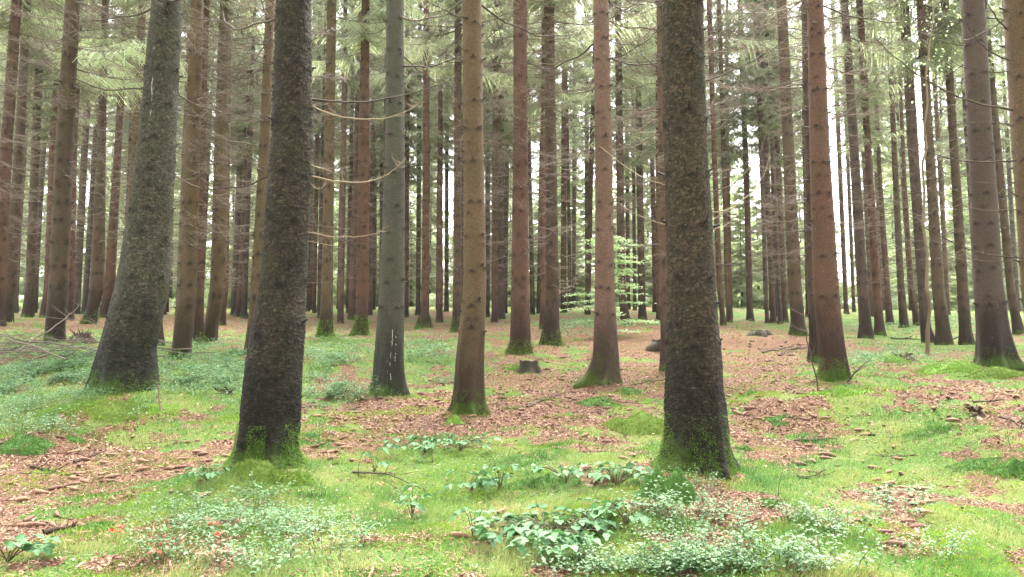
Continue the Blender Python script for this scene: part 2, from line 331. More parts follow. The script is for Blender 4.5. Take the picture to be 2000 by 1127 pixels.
 ('gi', 46, [(606, 1222, 1232), (0, 1219, 1226)], RD, None), ('gj', 34, [(626, 1246, 1264), (560, 1246, 1260), (0, 1238, 1249)], OL, 'brown spruce in the gap between the beech sapling and the stoutest trunk'),
 ('gk', 44, [(610, 1236, 1244), (0, 1231, 1237)], PU, None),
 ('x1', 40, [(615, 1648, 1658), (0, 1622, 1630)], PK, None), ('x2', 42, [(612, 1664, 1672), (0, 1640, 1646)], PK, None), ('x3', 38, [(622, 1905, 1916), (0, 1868, 1876)], PU, None), ('x4', 40, [(617, 1848, 1857), (0, 1812, 1820)], PK, None),
]

# ------------------------------------------------------------------ ground height
TP = math.tan(P)
ctrl = []
for k, d, S, c, lab in TREES:
    y, l, r = S[0]; p = pix((l + r) / 2, y - (6 if d < 12 else 2), d); ctrl.append((p[0], p[1], p[2] - TP * d))
for px, py, d in [(100, 600, 58), (500, 598, 58), (900, 598, 60), (1200, 598, 60), (1500, 603, 58), (1900, 603, 56), (1000, 1127, 4.0), (300, 1127, 4.0), (1700, 1127, 4.0), (1000, 900, 7), (1650, 950, 6.2), (100, 950, 6.3), (1900, 900, 6.8), (700, 960, 6.0), (1100, 850, 8.2),(60, 850, 8.2)]:
    p = pix(px, py, d); ctrl.append((p[0], p[1], p[2] - TP * d))
ctrl = np.array(ctrl)
def kern(x, y):
    dx = x[..., None] - ctrl[:, 0]; dy = y[..., None] - ctrl[:, 1]
    s = .5 + .075 * ctrl[:, 1]
    wt = np.exp(-(dx * dx + dy * dy) / (2 * s * s))
    return wt, wt.sum(-1) + .03
W0, S0 = kern(ctrl[:, 0], ctrl[:, 1]); Wn = W0 / S0[:, None]
coef = np.linalg.lstsq(Wn.T @ Wn + .02 * np.eye(len(ctrl)), Wn.T @ ctrl[:, 2], rcond=None)[0]
MOUNDS = []   # (x, y, radius, height)
def ground(x, y, micro=True):
    x = np.asarray(x, float); y = np.asarray(y, float); sh = x.shape; x = x.ravel(); y = y.ravel(); out = np.empty(len(x))
    for i in range(0, len(x), 60000):
        xs, ys = x[i:i + 60000], y[i:i + 60000]
        wt, sm = kern(xs, ys); z = (wt / sm[:, None]) @ coef
        yy = np.clip(ys, -10, 75); z = z + TP * (yy + 0 * ys)
        z += .05 * fbm(xs * .9, ys * .9, 0, 3) * np.clip(np.hypot(xs, ys) / 6, .6, 2.5)
        if micro: z += .032 * fbm(xs * 3, ys * 3, 5, 4)
        for mx, my, mr, mh in MOUNDS:
            q = ((xs - mx) ** 2 + (ys - my) ** 2) / (mr * mr); z += mh * np.exp(-q)
        out[i:i + 60000] = z
    return out.reshape(sh)
def at(px, py):
    """the point of the ground seen at a pixel"""
    Ys = np.geomspace(2.5, 110, 700); d = FW * F + UP * (563.5 - py); d = d + np.array([px - 1000.0, 0, 0])
    X = d[0] / d[1] * Ys; Z = H + d[2] / d[1] * Ys; gz = ground(X, Ys)
    b = np.nonzero(gz >= Z)[0]; i = b[0] if len(b) else len(Ys) - 1
    return np.array([X[i], Ys[i], gz[i]])
TR = {k: (d, S) for k, d, S, c, l in TREES}
def foot(k):
    d, S = TR[k]; y, l, r = S[0]; p = pix((l + r) / 2, y, d); return p[0], d
for k, r, h in [('A', 1.1, .16), ('B', .55, .10), ('C', .55, .10), ('E', .4, .05), ('J', .4, .05), ('H', .5, .05), ('Q', .5, .05)]:
    x, y = foot(k); MOUNDS.append((x, y, r, h)); 
MOUND_PX = [(330, 790, .5, .07), (1250, 830, .42, .10), (200, 800, .5, .08), (60, 880, .35, .16), (1180, 780, .3, .06), (1980, 900, .6, .14), (1500, 1010, .5, .05), (420, 960, .4, .06), (1250, 1010, .4, .07), (1850, 720, .6, .1), (1450, 860, .3, .05), (1100, 940, .3, .06)]
for px, py, r, h in MOUND_PX:
    p = at(px, py); MOUNDS.append((p[0], p[1], r, h))

# cover map: 1 = grass and moss, 0 = bare needle litter. Patches lie where the photograph shows them.
PATCH = [(150, 920, 240, 55, -1.1), (30, 985, 90, 50, -1), (380, 890, 90, 45, -.8), (650, 860, 90, 38, -.8), (740, 800, 150, 42, -1.0), (800, 850, 120, 25, -.5), (1080, 745, 150, 42, -1.2), (1150, 850, 70, 22, -.3), (1240, 700, 110, 55, -1.0), (1030, 820, 110, 25, -.7),
         (1500, 720, 120, 85, -1.0), (1470, 830, 80, 50, -.8), (1600, 670, 120, 20, -.5), (1770, 1050, 38, 75, -1.3), (1720, 960, 90, 22, -.9), (1850, 760, 60, 18, -.6), (400, 632, 420, 17, -1.3), (900, 645, 160, 25, -.9), (1400, 955, 60, 28, -1.4), (1120, 650, 80, 20, -.6), (340, 1060, 90, 25, -.7), (1620, 800, 80, 25, -.4), (1300, 660, 90, 30, -.8), (1590, 880, 60, 14, -.5),
         (1000, 1060, 800, 90, .9), (1850, 860, 220, 90, .8), (1000, 950, 300, 50, .8), (250, 800, 200, 28, .8), (250, 730, 260, 40, .9), (650, 720, 60, 55, .5), (1750, 615, 350, 22, .8), (1640, 770, 90, 30, .7), (850, 690, 70, 30, .3), (700, 670, 90, 12, .4), (1900, 1050, 120, 80, .9), (550, 960, 130, 40, .8)]
def cover(x, y, z=None):
    if z is None: z = ground(x, y, False)
    px, py = proj(x, y, z); s = -.02 + np.zeros_like(px)
    for a, b, rx, ry, am in PATCH: s = s + (am * .42 if am > 0 else am * .85) * np.exp(-(((px - a) / rx) ** 2 + ((py - b) / ry) ** 2))
    sc = 1.2
    s = s + 1.3 * fbm(x * sc, y * sc, 9, 4) + 1.3 * fbm(x * 4.5, y * 4.5, 2, 4)
    return np.clip(.5 + s * 1.3, 0, 1)

def build_ground():
    nr = 460; rr = np.concatenate([[.01], np.geomspace(.8, 260, nr)])
    an = np.concatenate([np.linspace(-180, -48, 26)[:-1], np.linspace(-48, 48, 640), np.linspace(48, 180, 26)[1:-1]]) * math.pi / 180
    na = len(an); R_, A_ = np.meshgrid(rr, an, indexing='ij')
    x = R_ * np.sin(A_); y = R_ * np.cos(A_); z = ground(x, y); z = z - np.clip(R_ - 75, 0, 300) * .01
    cv = cover(x.ravel(), y.ravel(), z.ravel())
    i = np.arange(len(rr) - 1)[:, None] * na; j = np.arange(na)[None]; j2 = (j + 1) % na
    Q = np.stack([i + j, i + j2, i + na + j2, i + na + j], -1).reshape(-1, 4)[:, ::-1]
    m, t, b = mat('forest_floor'); L = t.links
    tc = N(t, 'TexCoord').outputs['Object']; at_ = N(t, 'Attribute', attribute_name='cover')
    n1 = noise(t, tc, 6, 5, .7); n2 = noise(t, tc, 45, 4, .75); n3 = noise(t, tc, 1.3, 4, .6); n4 = noise(t, mapping(t, tc, (1, 1, 1)), 160, 3, .7)
    lit = ramp(t, n2, [(.36, (.030, .014, .009)), (.47, (.16, .080, .05)), (.55, (.28, .155, .105)), (.70, (.46, .31, .22))])
    lit = mix(t, ramp(t, n1, [(.4, g(0)), (.65, g(.6))]), lit, (.22, .15, .06))
    gr = ramp(t, n2, [(.3, (.025, .055, .012)), (.5, (.10, .19, .04)), (.7, (.24, .36, .09))])
    gr = mix(t, ramp(t, n3, [(.45, g(0)), (.6, g(.7))]), gr, (.24, .26, .075))
    f = ramp(t, mth(t, 'ADD', at_.outputs['Fac'], mth(t, 'MULTIPLY', mth(t, 'SUBTRACT', n1, .5), 2.0)), [(.44, g(0)), (.6, g(1))])
    c = mix(t, f, lit, gr)
    L.new(c, b.inputs['Base Color']); b.inputs['Roughness'].default_value = .9; b.inputs['Specular IOR Level'].default_value = .15
    bp = N(t, 'Bump'); bp.inputs['Distance'].default_value = .06; bp.inputs['Strength'].default_value = .9
    L.new(mth(t, 'ADD', n2, mth(t, 'MULTIPLY', n4, .5)), bp.inputs['Height']); L.new(bp.outputs[0], b.inputs['Normal'])
    o = obj('forest_floor', mesh_np('forest_floor', np.stack([x, y, z], -1).reshape(-1, 3), [Q], [m], {'cover': cv}, True))
    tag(o, kind='structure')
build_ground()

# ------------------------------------------------------------------ branches
def bare_branch(r, twigs, curve, n=14, droop=.1, fine=1.0, sub=2, thick=.009):
    """unit-long branch along +X that sags and turns up at the tip"""
    m = MB(); s = np.linspace(0, 1, n)
    ph = r.random() * 9
    z = -droop * np.sin(s * math.pi * .7) * 1.0 + curve * s ** 2.6 + .012 * np.sin(s * 17 + ph); y = .06 * np.sin(s * 3.1 + ph) * s + .006 * np.sin(s * 23 + ph)
    pts = np.stack([s * .97, y, z], -1)
    m.tube(pts, thick * (1 - .82 * s), 5, .3 + .4 * r.random())
    for i in range(twigs):
        a = .15 + .82 * r.random(); k = int(a * (n - 1)); b0 = pts[k]
        L = (.10 + .32 * (1 - a)) * (.6 + .8 * r.random()) * fine; sd = 1 if r.random() < .5 else -1
        th = (.6 + .5 * r.random()) * sd; q = np.linspace(0, 1, 6)
        dx, dy = math.cos(th), math.sin(th); up = r.normal() * .25
        tp = np.stack([b0[0] + q * L * dx, b0[1] + q * L * dy, b0[2] + q * L * up + curve * .6 * L * q ** 2], -1)
        m.tube(tp, thick * .35 * (1 - .7 * q), 3, r.random(), False)
        for j in range(sub):
            c0 = tp[r.integers(1, 5)]; l2 = L * (.25 + .3 * r.random()); t2 = th + r.normal() * .9
            tq = np.stack([c0 + np.array([0, 0, 0]), c0 + l2 * .5 * np.array([math.cos(t2), math.sin(t2), r.normal() * .3]), c0 + l2 * np.array([math.cos(t2 + .2), math.sin(t2 + .2), r.normal() * .3])])
            m.tube(tq, np.array([.22, .16, .08]) * thick, 3, r.random(), False)
    return m
rr_ = np.random.default_rng(11)
BR_BARE = [bare_branch(rr_, 4 + i % 3, .22 + .11 * i, droop=.08 + .03 * (i % 3), sub=0).mesh('dead_branch_%d' % i, [M['dead']], True) for i in range(5)]
BR_TWIG = [bare_branch(rr_, 16 + 3 * i, .05 + .05 * i, droop=.06 + .04 * (i % 3), sub=4, thick=.0105).mesh('twiggy_branch_%d' % i, [M['deadfine']], True) for i in range(5)]

def needle_spray(m, base, az, L, tilt, r, droop=.35, dens=1.0, wid=1.0):
    """one living spruce branch: axis, side shoots and hanging twigs as narrow needle-covered strips"""
    n = 9; s = np.linspace(0, 1, n)
    out = s * L * math.cos(tilt); zz = s * L * math.sin(tilt) - droop * L * np.sin(s * 1.9) * .6 + .14 * L * s ** 3
    ca, sa = math.cos(az), math.sin(az)
    ax = np.stack([base[0] + out * ca, base[1] + out * sa, base[2] + zz], -1)
    m['w'].tube(ax, (.006 + .007 * L) * (1 - .8 * s), 3, .2, False)
    k = int(16 * dens * max(.6, L / 2)); t = np.repeat(.16 + .84 * (np.arange(k) + r.random(k) * .7) / k, 2); t = np.clip(t, 0, .99); sg = np.tile([1, -1], k)
    idx = t * (n - 1); i0 = idx.astype(int); fr = (idx - i0)[:, None]; p0 = ax[i0] * (1 - fr) + ax[np.minimum(i0 + 1, n - 1)] * fr
    l2 = (.10 + .33 * L * (1 - t) ** .7 * np.clip(t * 4, .3, 1)) * (.6 + .7 * r.random(2 * k))
    a2 = az + sg * (.75 + .35 * r.random(2 * k)); d2 = np.stack([np.cos(a2), np.sin(a2), -.15 - .55 * droop - .35 * r.random(2 * k)], -1)
    p1 = p0 + d2 * l2[:, None] * .5; p2 = p1 + (d2 + np.array([0, 0, -.3])) * l2[:, None] * .5
    side = np.stack([-np.sin(a2), np.cos(a2), np.zeros(2 * k)], -1); wd = (.022 * wid * (.7 + .6 * r.random(2 * k)))[:, None]
    V = np.stack([p0 - side * wd * .6, p0 + side * wd * .6, p1 + side * wd, p1 - side * wd, p2 + side * wd * .3, p2 - side * wd * .3], 1).reshape(-1, 3)
    b = np.arange(2 * k)[:, None] * 6
    m['n'].add(V, np.concatenate([b + [0, 1, 2, 3], b + [3, 2, 4, 5]]), None, np.repeat(r.random(2 * k), 6))
    # hanging tertiary twigs
    q = 8; f = r.random((2 * k, q)); P0 = p0[:, None] + (p2 - p0)[:, None] * f[..., None]; P0 = P0.reshape(-1, 3)
    a3 = np.repeat(a2, q) + r.normal(size=2 * k * q) * .9; l3 = (.05 + .16 * r.random(2 * k * q)) * (.6 + .25 * L)
    d3 = np.stack([np.cos(a3) * .7, np.sin(a3) * .7, -.2 - 1.1 * r.random(2 * k * q) * (droop + .4)], -1); P1 = P0 + d3 * l3[:, None]
    s3 = np.cross(d3, r.normal(size=d3.shape)); s3 /= np.linalg.norm(s3, axis=1)[:, None] + 1e-9; w3 = (.0105 * wid * (.7 + .7 * r.random(len(l3))))[:, None]
    V = np.stack([P0 - s3 * w3 * .7, P0 + s3 * w3 * .7, P1 + s3 * w3 * .5, P1 - s3 * w3 * .5], 1).reshape(-1, 3)
    m['n'].add(V, np.arange(len(l3))[:, None] * 4 + [0, 1, 2, 3], None, np.repeat(r.random(len(l3)), 4))

def crown(name, z0, z1, R, r, matn, step=.38, per=6, full=False, dens=1.0, wid=1.0):
    m = {'w': MB(), 'n': MB()}; z = z0; gaps = r.random() * 9
    while z < z1:
        t = (z - z0) / (z1 - z0)
        env = (1 - t) ** .75 if full else min(1, .45 + 2.2 * t) * (1 - t) ** .7
        for k in range(per):
            if r.random() < .38: continue
            az = r.random() * 6.283; lump = .75 + .5 * vn(math.cos(az) * 1.3 + gaps, math.sin(az) * 1.3, z * .5)
            L = max(.25, R * env * (.65 + .5 * r.random()) * lump)
            needle_spray(m, (0, 0, z + r.normal() * .08), az, L, .25 * t - .05, r, .30 + .25 * (1 - t), dens, wid)
        z += step * (.8 + .4 * r.random())
    n = m['n']; nw = m['w']
    V = np.concatenate(n.V + nw.V); A = np.concatenate(n.A + nw.A); Q1 = np.concatenate(n.Q); Q2 = np.concatenate(nw.Q) + n.n
    return mesh_np(name, V, [np.concatenate([Q1, Q2])], [matn, M['deadfine']], {'v': A}, False, np.concatenate([np.zeros(len(Q1)), np.ones(len(Q2))]))
rc = np.random.default_rng(21)
CROWNS = [crown('spruce_crown_%d' % i, 0, 13 + i, 2.3 + .15 * i, rc, M['needle'], wid=1.05) for i in range(4)]     # origin at its lowest whorl
FULL = [crown('young_crown_%d' % i, .3, 8 + 2.2 * i, 2.2 + .25 * i, rc, M['needleb'], .36, 7, True, wid=2.4) for i in range(4)]

def twig_mass(name, z0, z1, r, Lm=1.3, n=72):
    """all the dead branches of one far trunk"""
    m = MB()
    for i in range(n):
        z = z0 + (z1 - z0) * (i + r.random()) / n; az = r.random() * 6.283; L = Lm * (.35 + .8 * r.random()); up = .1 + .5 * r.random(); s = np.linspace(0, 1, 7)
        ca, sa = math.cos(az), math.sin(az); zz = z - .12 * L * np.sin(s * 2.4) + up * .5 * L * s ** 2.5
        pts = np.stack([ca * s * L, sa * s * L, zz], -1); m.tube(pts, (.0115) * (1 - .7 * s), 3, r.random(), False)
        for j in range(7):
            k = r.integers(1, 6); b = pts[k]; a2 = az + r.choice([-1, 1]) * (.6 + .6 * r.random()); l = L * (.12 + .25 * r.random()); e = b + l * np.array([math.cos(a2), math.sin(a2), r.normal() * .25 - .05]); mid = (b + e) / 2 + r.normal(size=3) * .02 * L
            m.tube(np.stack([b, mid, e]), np.array([.0068, .0055, .0035]), 3, r.random(), False)
    return m.mesh(name, [M['deadfine']])
TWIGS = [twig_mass('dead_twigs_%d' % i, 0, 7, rc, 1.45 + .12 * i) for i in range(5)]      # 7 m tall, origin at its lowest

# ------------------------------------------------------------------ trunks
def trunk_mesh(name, zs, cx, cy, rad, r, scaly, k, rows, top, foot_r=1.0, moss=.3, mossdir=0.0, roots=.12, stubs=True):
    """zs.. : outline samples (local z, axis x, axis y, radius) from the foot up"""
    z = np.concatenate([np.linspace(-.25, .6, max(8, rows // 6)), np.linspace(.6, top, rows)[1:]])
    zt = zs[-1]; sl = (rad[-1] - rad[-2]) / (zs[-1] - zs[-2]) if len(zs) > 1 else 0
    sx = (cx[-1] - cx[-2]) / (zs[-1] - zs[-2]); sl = min(-.004, max(-.012, sl))
    zz = np.concatenate([[-.3], zs, [top + .01]]); rz = np.concatenate([[rad[0] * 1.08], rad, [max(.03, rad[-1] + sl * (top - zt))]])
    xz = np.concatenate([[cx[0]], cx, [cx[-1] + sx * (top - zt) * .6]])
    def smooth(v):
        f = np.interp(z, zz, v); ker = np.array([1, 2, 3, 2, 1.]) / 9
        for _ in range(3 if rows > 60 else 1): f = np.convolve(np.pad(f, 2, 'edge'), ker, 'valid')
        return f
    R = smooth(rz); X = smooth(xz)
    th = np.arange(k) * 2 * math.pi / k; Z, T = np.meshgrid(z, th, indexing='ij')
    c, s = np.cos(T), np.sin(T); sd = r.random() * 50
    Rr = R[:, None] * (1 + .035 * vn(c * 1.3 + sd, s * 1.3, Z * 1.3))
    nl = 4 + int(r.random() * 3); ph = r.random() * 6.3
    fl = np.exp(-np.clip(Z + .05, 0, 9) / .28) * roots * 1.15
    lob = (.5 + .5 * np.cos(nl * T + ph + .6 * np.sin(T * 2 + sd))) ** 2.4 * (1 + .6 * np.sin(T + sd))
    Rr = Rr * (1 + fl * (lob * 1.9 - .6) + .03 * np.exp(-np.clip(Z, 0, 9) / 1.2) * np.cos(nl * T + ph))
    if scaly:
        u = T / 6.283 * 46; u = np.where(u > 45.9, 0, u)
        wq = .011; ncell = int(6.283 * R.mean() / .027); U = T / 6.28319 * ncell; Vv = Z / .022
        U = U + 1.0 * fbm(c * R[:, None] * 20 + sd, s * R[:, None] * 20, Z * 20, 2); Vv = Vv + 1.0 * fbm(c * R[:, None] * 20 + sd + 9, s * R[:, None] * 20, Z * 20 + 5, 2)
        ui, vi = np.floor(U).astype(int), np.floor(Vv).astype(int); F1 = np.full(U.shape, 9.); F2 = F1.copy(); ID = np.zeros(U.shape); DY = np.zeros(U.shape)
        for a_ in (-1, 0, 1):
            for b_ in (-1, 0, 1):
                h1 = PERM[PERM[((ui + a_) % ncell) & 255] + ((vi + b_) & 255)]; jx, jy, jr = RV[h1], RV[(h1 * 7 + 13) & 255], RV[(h1 * 3 + 101) & 255]
                dx_ = ui + a_ + jx - U; dy_ = vi + b_ + jy - Vv; D_ = np.sqrt(dx_ ** 2 + dy_ ** 2); cl = D_ < F1
                F2 = np.where(cl, F1, np.minimum(F2, D_)); ID = np.where(cl, jr, ID); DY = np.where(cl, dy_, DY); F1 = np.where(cl, D_, F1)
        E_ = np.clip((F2 - F1) / .28, 0, 1)
        Rr = Rr + E_ * (.003 + .007 * ID + .006 * np.clip(DY, -.6, .8)) + .010 * vn(c * R[:, None] * 9 + sd, s * R[:, None] * 9, Z * 6)
        plate_, edge_ = ID, 1 - E_
    else: Rr = Rr + .003 * fbm(c * R[:, None] * 22 + sd, s * R[:, None] * 22, Z * 14, 3)
    knot = np.zeros_like(Z)
    if not scaly: plate_ = edge_ = np.zeros_like(Z)
    wh = []; hh = .9 + r.random() * .4
    while hh < top - .1:
        nb = 4 + int(r.random() * 3); a0 = r.random() * 6.3
        for q in range(nb): wh.append((hh + r.normal() * .025, (a0 + q * 6.283 / nb + r.normal() * .25) % 6.283, 1.0))
        for q in range(3 if r.random() < .8 else 1): wh.append((hh + .08 + r.random() * .3, r.random() * 6.283, .55))
        hh += .34 + r.random() * .24
    wh = [w_ for w_ in wh if w_[0] < top - .05]
    dz = (top) / rows
    for hz, ha, am in wh:
        i0 = np.searchsorted(z, hz - .09); i1 = np.searchsorted(z, hz + .09)
        if i1 <= i0: continue
        Zs = Z[i0:i1]; Ts = T[i0:i1]; rl = float(np.interp(hz, z, R))
        da = np.abs((Ts - ha + math.pi) % (2 * math.pi) - math.pi) * rl; dzz = Zs - hz + .35 * da
        sg = .014 + rl * .045
        e = np.exp(-(da ** 2 / (2 * (sg * 1.7) ** 2) + dzz ** 2 / (2 * (max(sg * .8, dz * .5)) ** 2))) * am
        knot[i0:i1] = np.maximum(knot[i0:i1], e); Rr[i0:i1] += e * .010 * am
    V = np.stack([X[:, None] + c * Rr, s * Rr + 0 * Z, Z], -1).reshape(-1, 3)
    n = len(z); i = np.arange(n - 1)[:, None] * k; j = np.arange(k)[None]; j2 = (j + 1) % k
    Q = np.stack([i + j, i + j2, i + k + j2, i + k + j], -1).reshape(-1, 4)
    ms = np.clip(1 - (Z - .05) / moss, 0, 1) * (.5 + .5 * np.cos(T - mossdir)) + .12 * np.clip(1 - Z / (moss * 4), 0, 1) * (np.cos(nl * T + ph))
    Vs = [V]; Qs = [Q]; kn = [knot.ravel()]; mo = [np.clip(ms, 0, 1.2).ravel()]; nv = len(V)
    if stubs:
        for hz, ha, am in wh:
            rl = float(np.interp(hz, z, R)); x0 = float(np.interp(hz, z, X)); L = (.02 + .05 * r.random() ** 2) * (1 if am > .9 else .6); rs = (.006 + .006 * r.random()) * (.6 + .4 * am)
            d = np.array([math.cos(ha), math.sin(ha), .25 + .4 * r.random()]); b = np.array([x0 + math.cos(ha) * rl * .97, math.sin(ha) * rl * .97, hz]); e = b + d * (L + .03 * rl)
            u = np.array([-math.sin(ha), math.cos(ha), 0]); v = np.cross(d, u); v /= np.linalg.norm(v)
            ring = np.array([u, v, -u, -v]); Vs.append(np.vstack([b + ring * rs * 1.5, e + ring * rs * .7])); q_ = np.array([[0, 1, 5, 4], [1, 2, 6, 5], [2, 3, 7, 6], [3, 0, 4, 7], [4, 5, 6, 7]]) + nv
            Qs.append(q_); kn.append(np.ones(8)); mo.append(np.zeros(8)); nv += 8
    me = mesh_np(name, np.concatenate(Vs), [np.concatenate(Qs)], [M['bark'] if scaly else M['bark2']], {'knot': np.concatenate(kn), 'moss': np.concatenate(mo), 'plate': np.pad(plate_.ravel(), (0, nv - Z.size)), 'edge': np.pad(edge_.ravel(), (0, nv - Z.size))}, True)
    return me, wh, (z, X, R)

def where(px):
    for lim, s in ((180, 'at the far left'), (470, 'around the thick curved trunk'), (720, 'near the stout dark trunk left of centre'), (950, 'between the resin streaked and ochre trunks'), (1180, 'left of the pinkish trunk'), (1300, 'around the beech sapling'), (1600, 'in the bright gap right of the stoutest trunk'), (1800, 'right of the rusty orange trunk')):
        if px < lim: return s
    return 'at the far right'
FARLAB = 'slim distant spruce trunk standing in the crowded rows far back in the forest'
FARGRP = 'slim distant spruces far back in the forest'
def branch_on(tree, prof, hz, az, L, meshes, r, tilt=0.0, th=1.0, nm='dead_branch'):
    z, X, R = prof; x0 = np.interp(hz, z, X); rl = np.interp(hz, z, R) * .95
    o = obj(nm, meshes[int(r.random() * len(meshes))], tree, (x0 + math.cos(az) * rl, math.sin(az) * rl, hz), (r.normal() * .25, -tilt, az), (L, L * th, L * th)); return o
PROF = {}; ROOT = {}
# height of the foot moss, side it grows on, number of shoots, brightness
MOSSY = {'A': (.3, 4.2, 6000, .1), 'B': (.34, 4.6, 9000, .2), 'C': (.42, 3.9, 6000, .0), 'D': (.25, 3.8, 2500, 0), 'E': (.28, 4.4, 3500, .1), 'F': (.3, 4.5, 3000, .1), 'G': (.4, 4.5, 3500, .3), 'H': (.45, 3.6, 5000, .05), 'J': (.3, 4.6, 3500, .1), 'K': (.3, 4.5, 1500, 0), 'Q': (.3, 4.6, 3500, .1), 's': (.45, 4.4, 6000, .2), 't': (.6, 4.7, 9000, .4), 'w': (.4, 4.7, 2500, .1), 'y': (.5, 4.7, 4000, .3), 'm': (.2, 4.4, 1500, 0), 'h': (.4, 4.4, 3000, .1), 'n': (.3, 4.9, 1500, .1)}
for n_, (key, d, S, tint, lab) in enumerate(TREES):
    r = np.random.default_rng(100 + n_)
    y0, l0, r0 = S[0]; bp = pix((l0 + r0) / 2, y0, d); zg = float(ground(np.array([bp[0]]), np.array([d]))[0])
    zs, cx, rad = [], [], []
    for y, l, rr2 in S:
        p = pix((l + rr2) / 2, y, d); zs.append(max(0, p[2] - zg)) ; cx.append(p[0] - bp[0]); rad.append((rr2 - l) / 2 * d / F * (.945 if key in 'ABC' else .985))
    zs = np.array(zs); zs[0] = 0
    for q in range(1, len(zs)): zs[q] = max(zs[q], zs[q - 1] + .05)
    near = d < 12.5; mid_ = d < 24
    foot_given = len(S) >= 5
    if not foot_given and d < 60:      # foot flare where the outline does not give it
        rad = np.array(rad); zs = np.insert(zs, 1, .45); cx = np.insert(cx, 1, np.interp(.45, zs[[0, 2]], np.array(cx)[[0, 1]])); rad = np.insert(rad, 1, rad[0] * .86 if d > 12 else rad[0]*.95); rad[0] *= 1.08
    visible = zs[-1]
    top = visible + (2.5 if near else 7.0)
    k = 180 if d < 7 or key == 'A' else 96 if near else 28 if mid_ else 14
    rows = int((visible + 1) / .0075) if d < 7 or key == 'A' else int((visible + 1) / .02) if near else int(top / .07) if mid_ else int(top / .12)
    rows = min(rows, 900)
    root = empty('spruce_tree', (bp[0], d, zg))
    if lab: tag(root, lab, 'tree', 'spruces standing in the forest')
    else: tag(root, 'slim distant spruce trunk ' + where((l0 + r0) / 2), 'tree', 'slim distant spruces ' + where((l0 + r0) / 2))
    me, wh, prof = trunk_mesh('spruce_trunk', zs, np.array(cx), None, np.array(rad), r, key in ('A', 'B', 'C'), k, rows, top,
        moss={'B': .30, 'C': .42, 'A': .35, 'H': .45, 't': .5, 's': .35, 'E': .20, 'J': .22, 'Q': .3, 'F': .25}.get(key, .22), mossdir={'C': 3.6, 'B': 4.7, 'H': 3.6}.get(key, 4.4), roots={'H': .28, 'C': .10, 'A': .10, 'B': .10, 'E': .2, 'D': .2, 'J': .18, 'w': .25, 't': .22}.get(key, .14), stubs=d < 30)
    o = obj('trunk', me, root); v = .9 + .25 * r.random(); o.color = (tint[0] * v, tint[1] * v, tint[2] * v, 1)
    PROF[key] = prof; ROOT[key] = root
    # shaggy moss on the foot
    mh = MOSSY.get(key)
    if mh:
        n = int(mh[2] * (2.6 if near else .6)); zz = mh[0] * r.random(n) ** 1.6 * 1.1 - .04; th = mh[1] + r.normal(size=n) * 1.3; Rl = np.interp(zz, prof[0], prof[2]) * (1.03 + .12 * np.exp(-np.clip(zz, 0, 9) / .12)); Xl = np.interp(zz, prof[0], prof[1])
        ok = fbm(np.cos(th) * Rl * 26, np.sin(th) * Rl * 26, zz * 15 + n_, 4) * 1.3 + 1.0 * (1 - zz / mh[0]) > .5 + .55 * r.normal(size=n); zz, th, Rl, Xl = zz[ok], th[ok], Rl[ok], Xl[ok]; n = len(zz)
        b = np.stack([Xl + np.cos(th) * Rl, np.sin(th) * Rl, zz], -1); dn = np.stack([np.cos(th), np.sin(th), 0 * th - .5], -1) + r.normal(size=(n, 3)) * .5; s_ = np.cross(dn, r.normal(size=(n, 3))); s_ /= np.linalg.norm(s_, axis=1)[:, None]; L_ = (.012 if near else .035) * (.4 + r.random(n))[:, None]
        mm = MB(); mm.add(np.stack([b - s_ * L_ * .16, b + s_ * L_ * .16, b + dn * L_], 1).reshape(-1, 3), None, np.arange(n)[:, None] * 3 + [0, 1, 2], np.repeat(np.clip(r.random(n) * .75 + mh[3] - .25, 0, 1), 3)); obj('moss', mm.mesh('foot_moss', [M['mossy']]), root)
    # dead branches
    if d < 16:
        lo = 2.3 if near else 2.0
        for hz, az, am in wh:
            if hz < lo or hz > visible + .4: continue
            f = min(1, (hz - lo) / 3.5)
            if near:
                if r.random() > .15 + .28 * f: continue
                L = .35 + 1.3 * r.random() ** 1.3 * (.6 + f)
                branch_on(root, prof, hz, az, L, BR_BARE, r, .1 * r.normal(), .8)
            else:
                if r.random() > .42 + .5 * f: continue
                branch_on(root, prof, hz, az, (.6 + 1.3 * r.random() * (.5 + .6 * f)), BR_TWIG, r, .12 * r.normal(), .85)
    else:
        h0 = 1.3 + r.random() * 1.0
        nseg = 2 if top < 12 else 3
        z_ = h0; q = 0
        while z_ < top - 3:
            xo = float(np.interp(z_ + 3, prof[0], prof[1])); f = .55 + .45 * min(1, q)
            o = obj('dead_branches', TWIGS[int(r.random() * 5)], root, (xo, 0, z_), (0, 0, r.random() * 6.28), (f, f, 1)); o['kind'] = 'stuff'
            z_ += 7; q += 1
    if d > 15:
        cb = 6.8 + 2.4 * r.random() + (.8 if d < 24 else 0)
        xo = float(np.interp(min(cb, top), prof[0], prof[1]))
        bx_ = (l0 + r0) / 2
        if cb < visible + 3 and not 1600 < bx_ < 1700 and r.random() < (.5 if bx_ > 1380 else .8):
            obj('crown', CROWNS[int(r.random() * 4)], root, (xo, 0, cb), (0, 0, r.random() * 6.28), (.95, .95, .8))

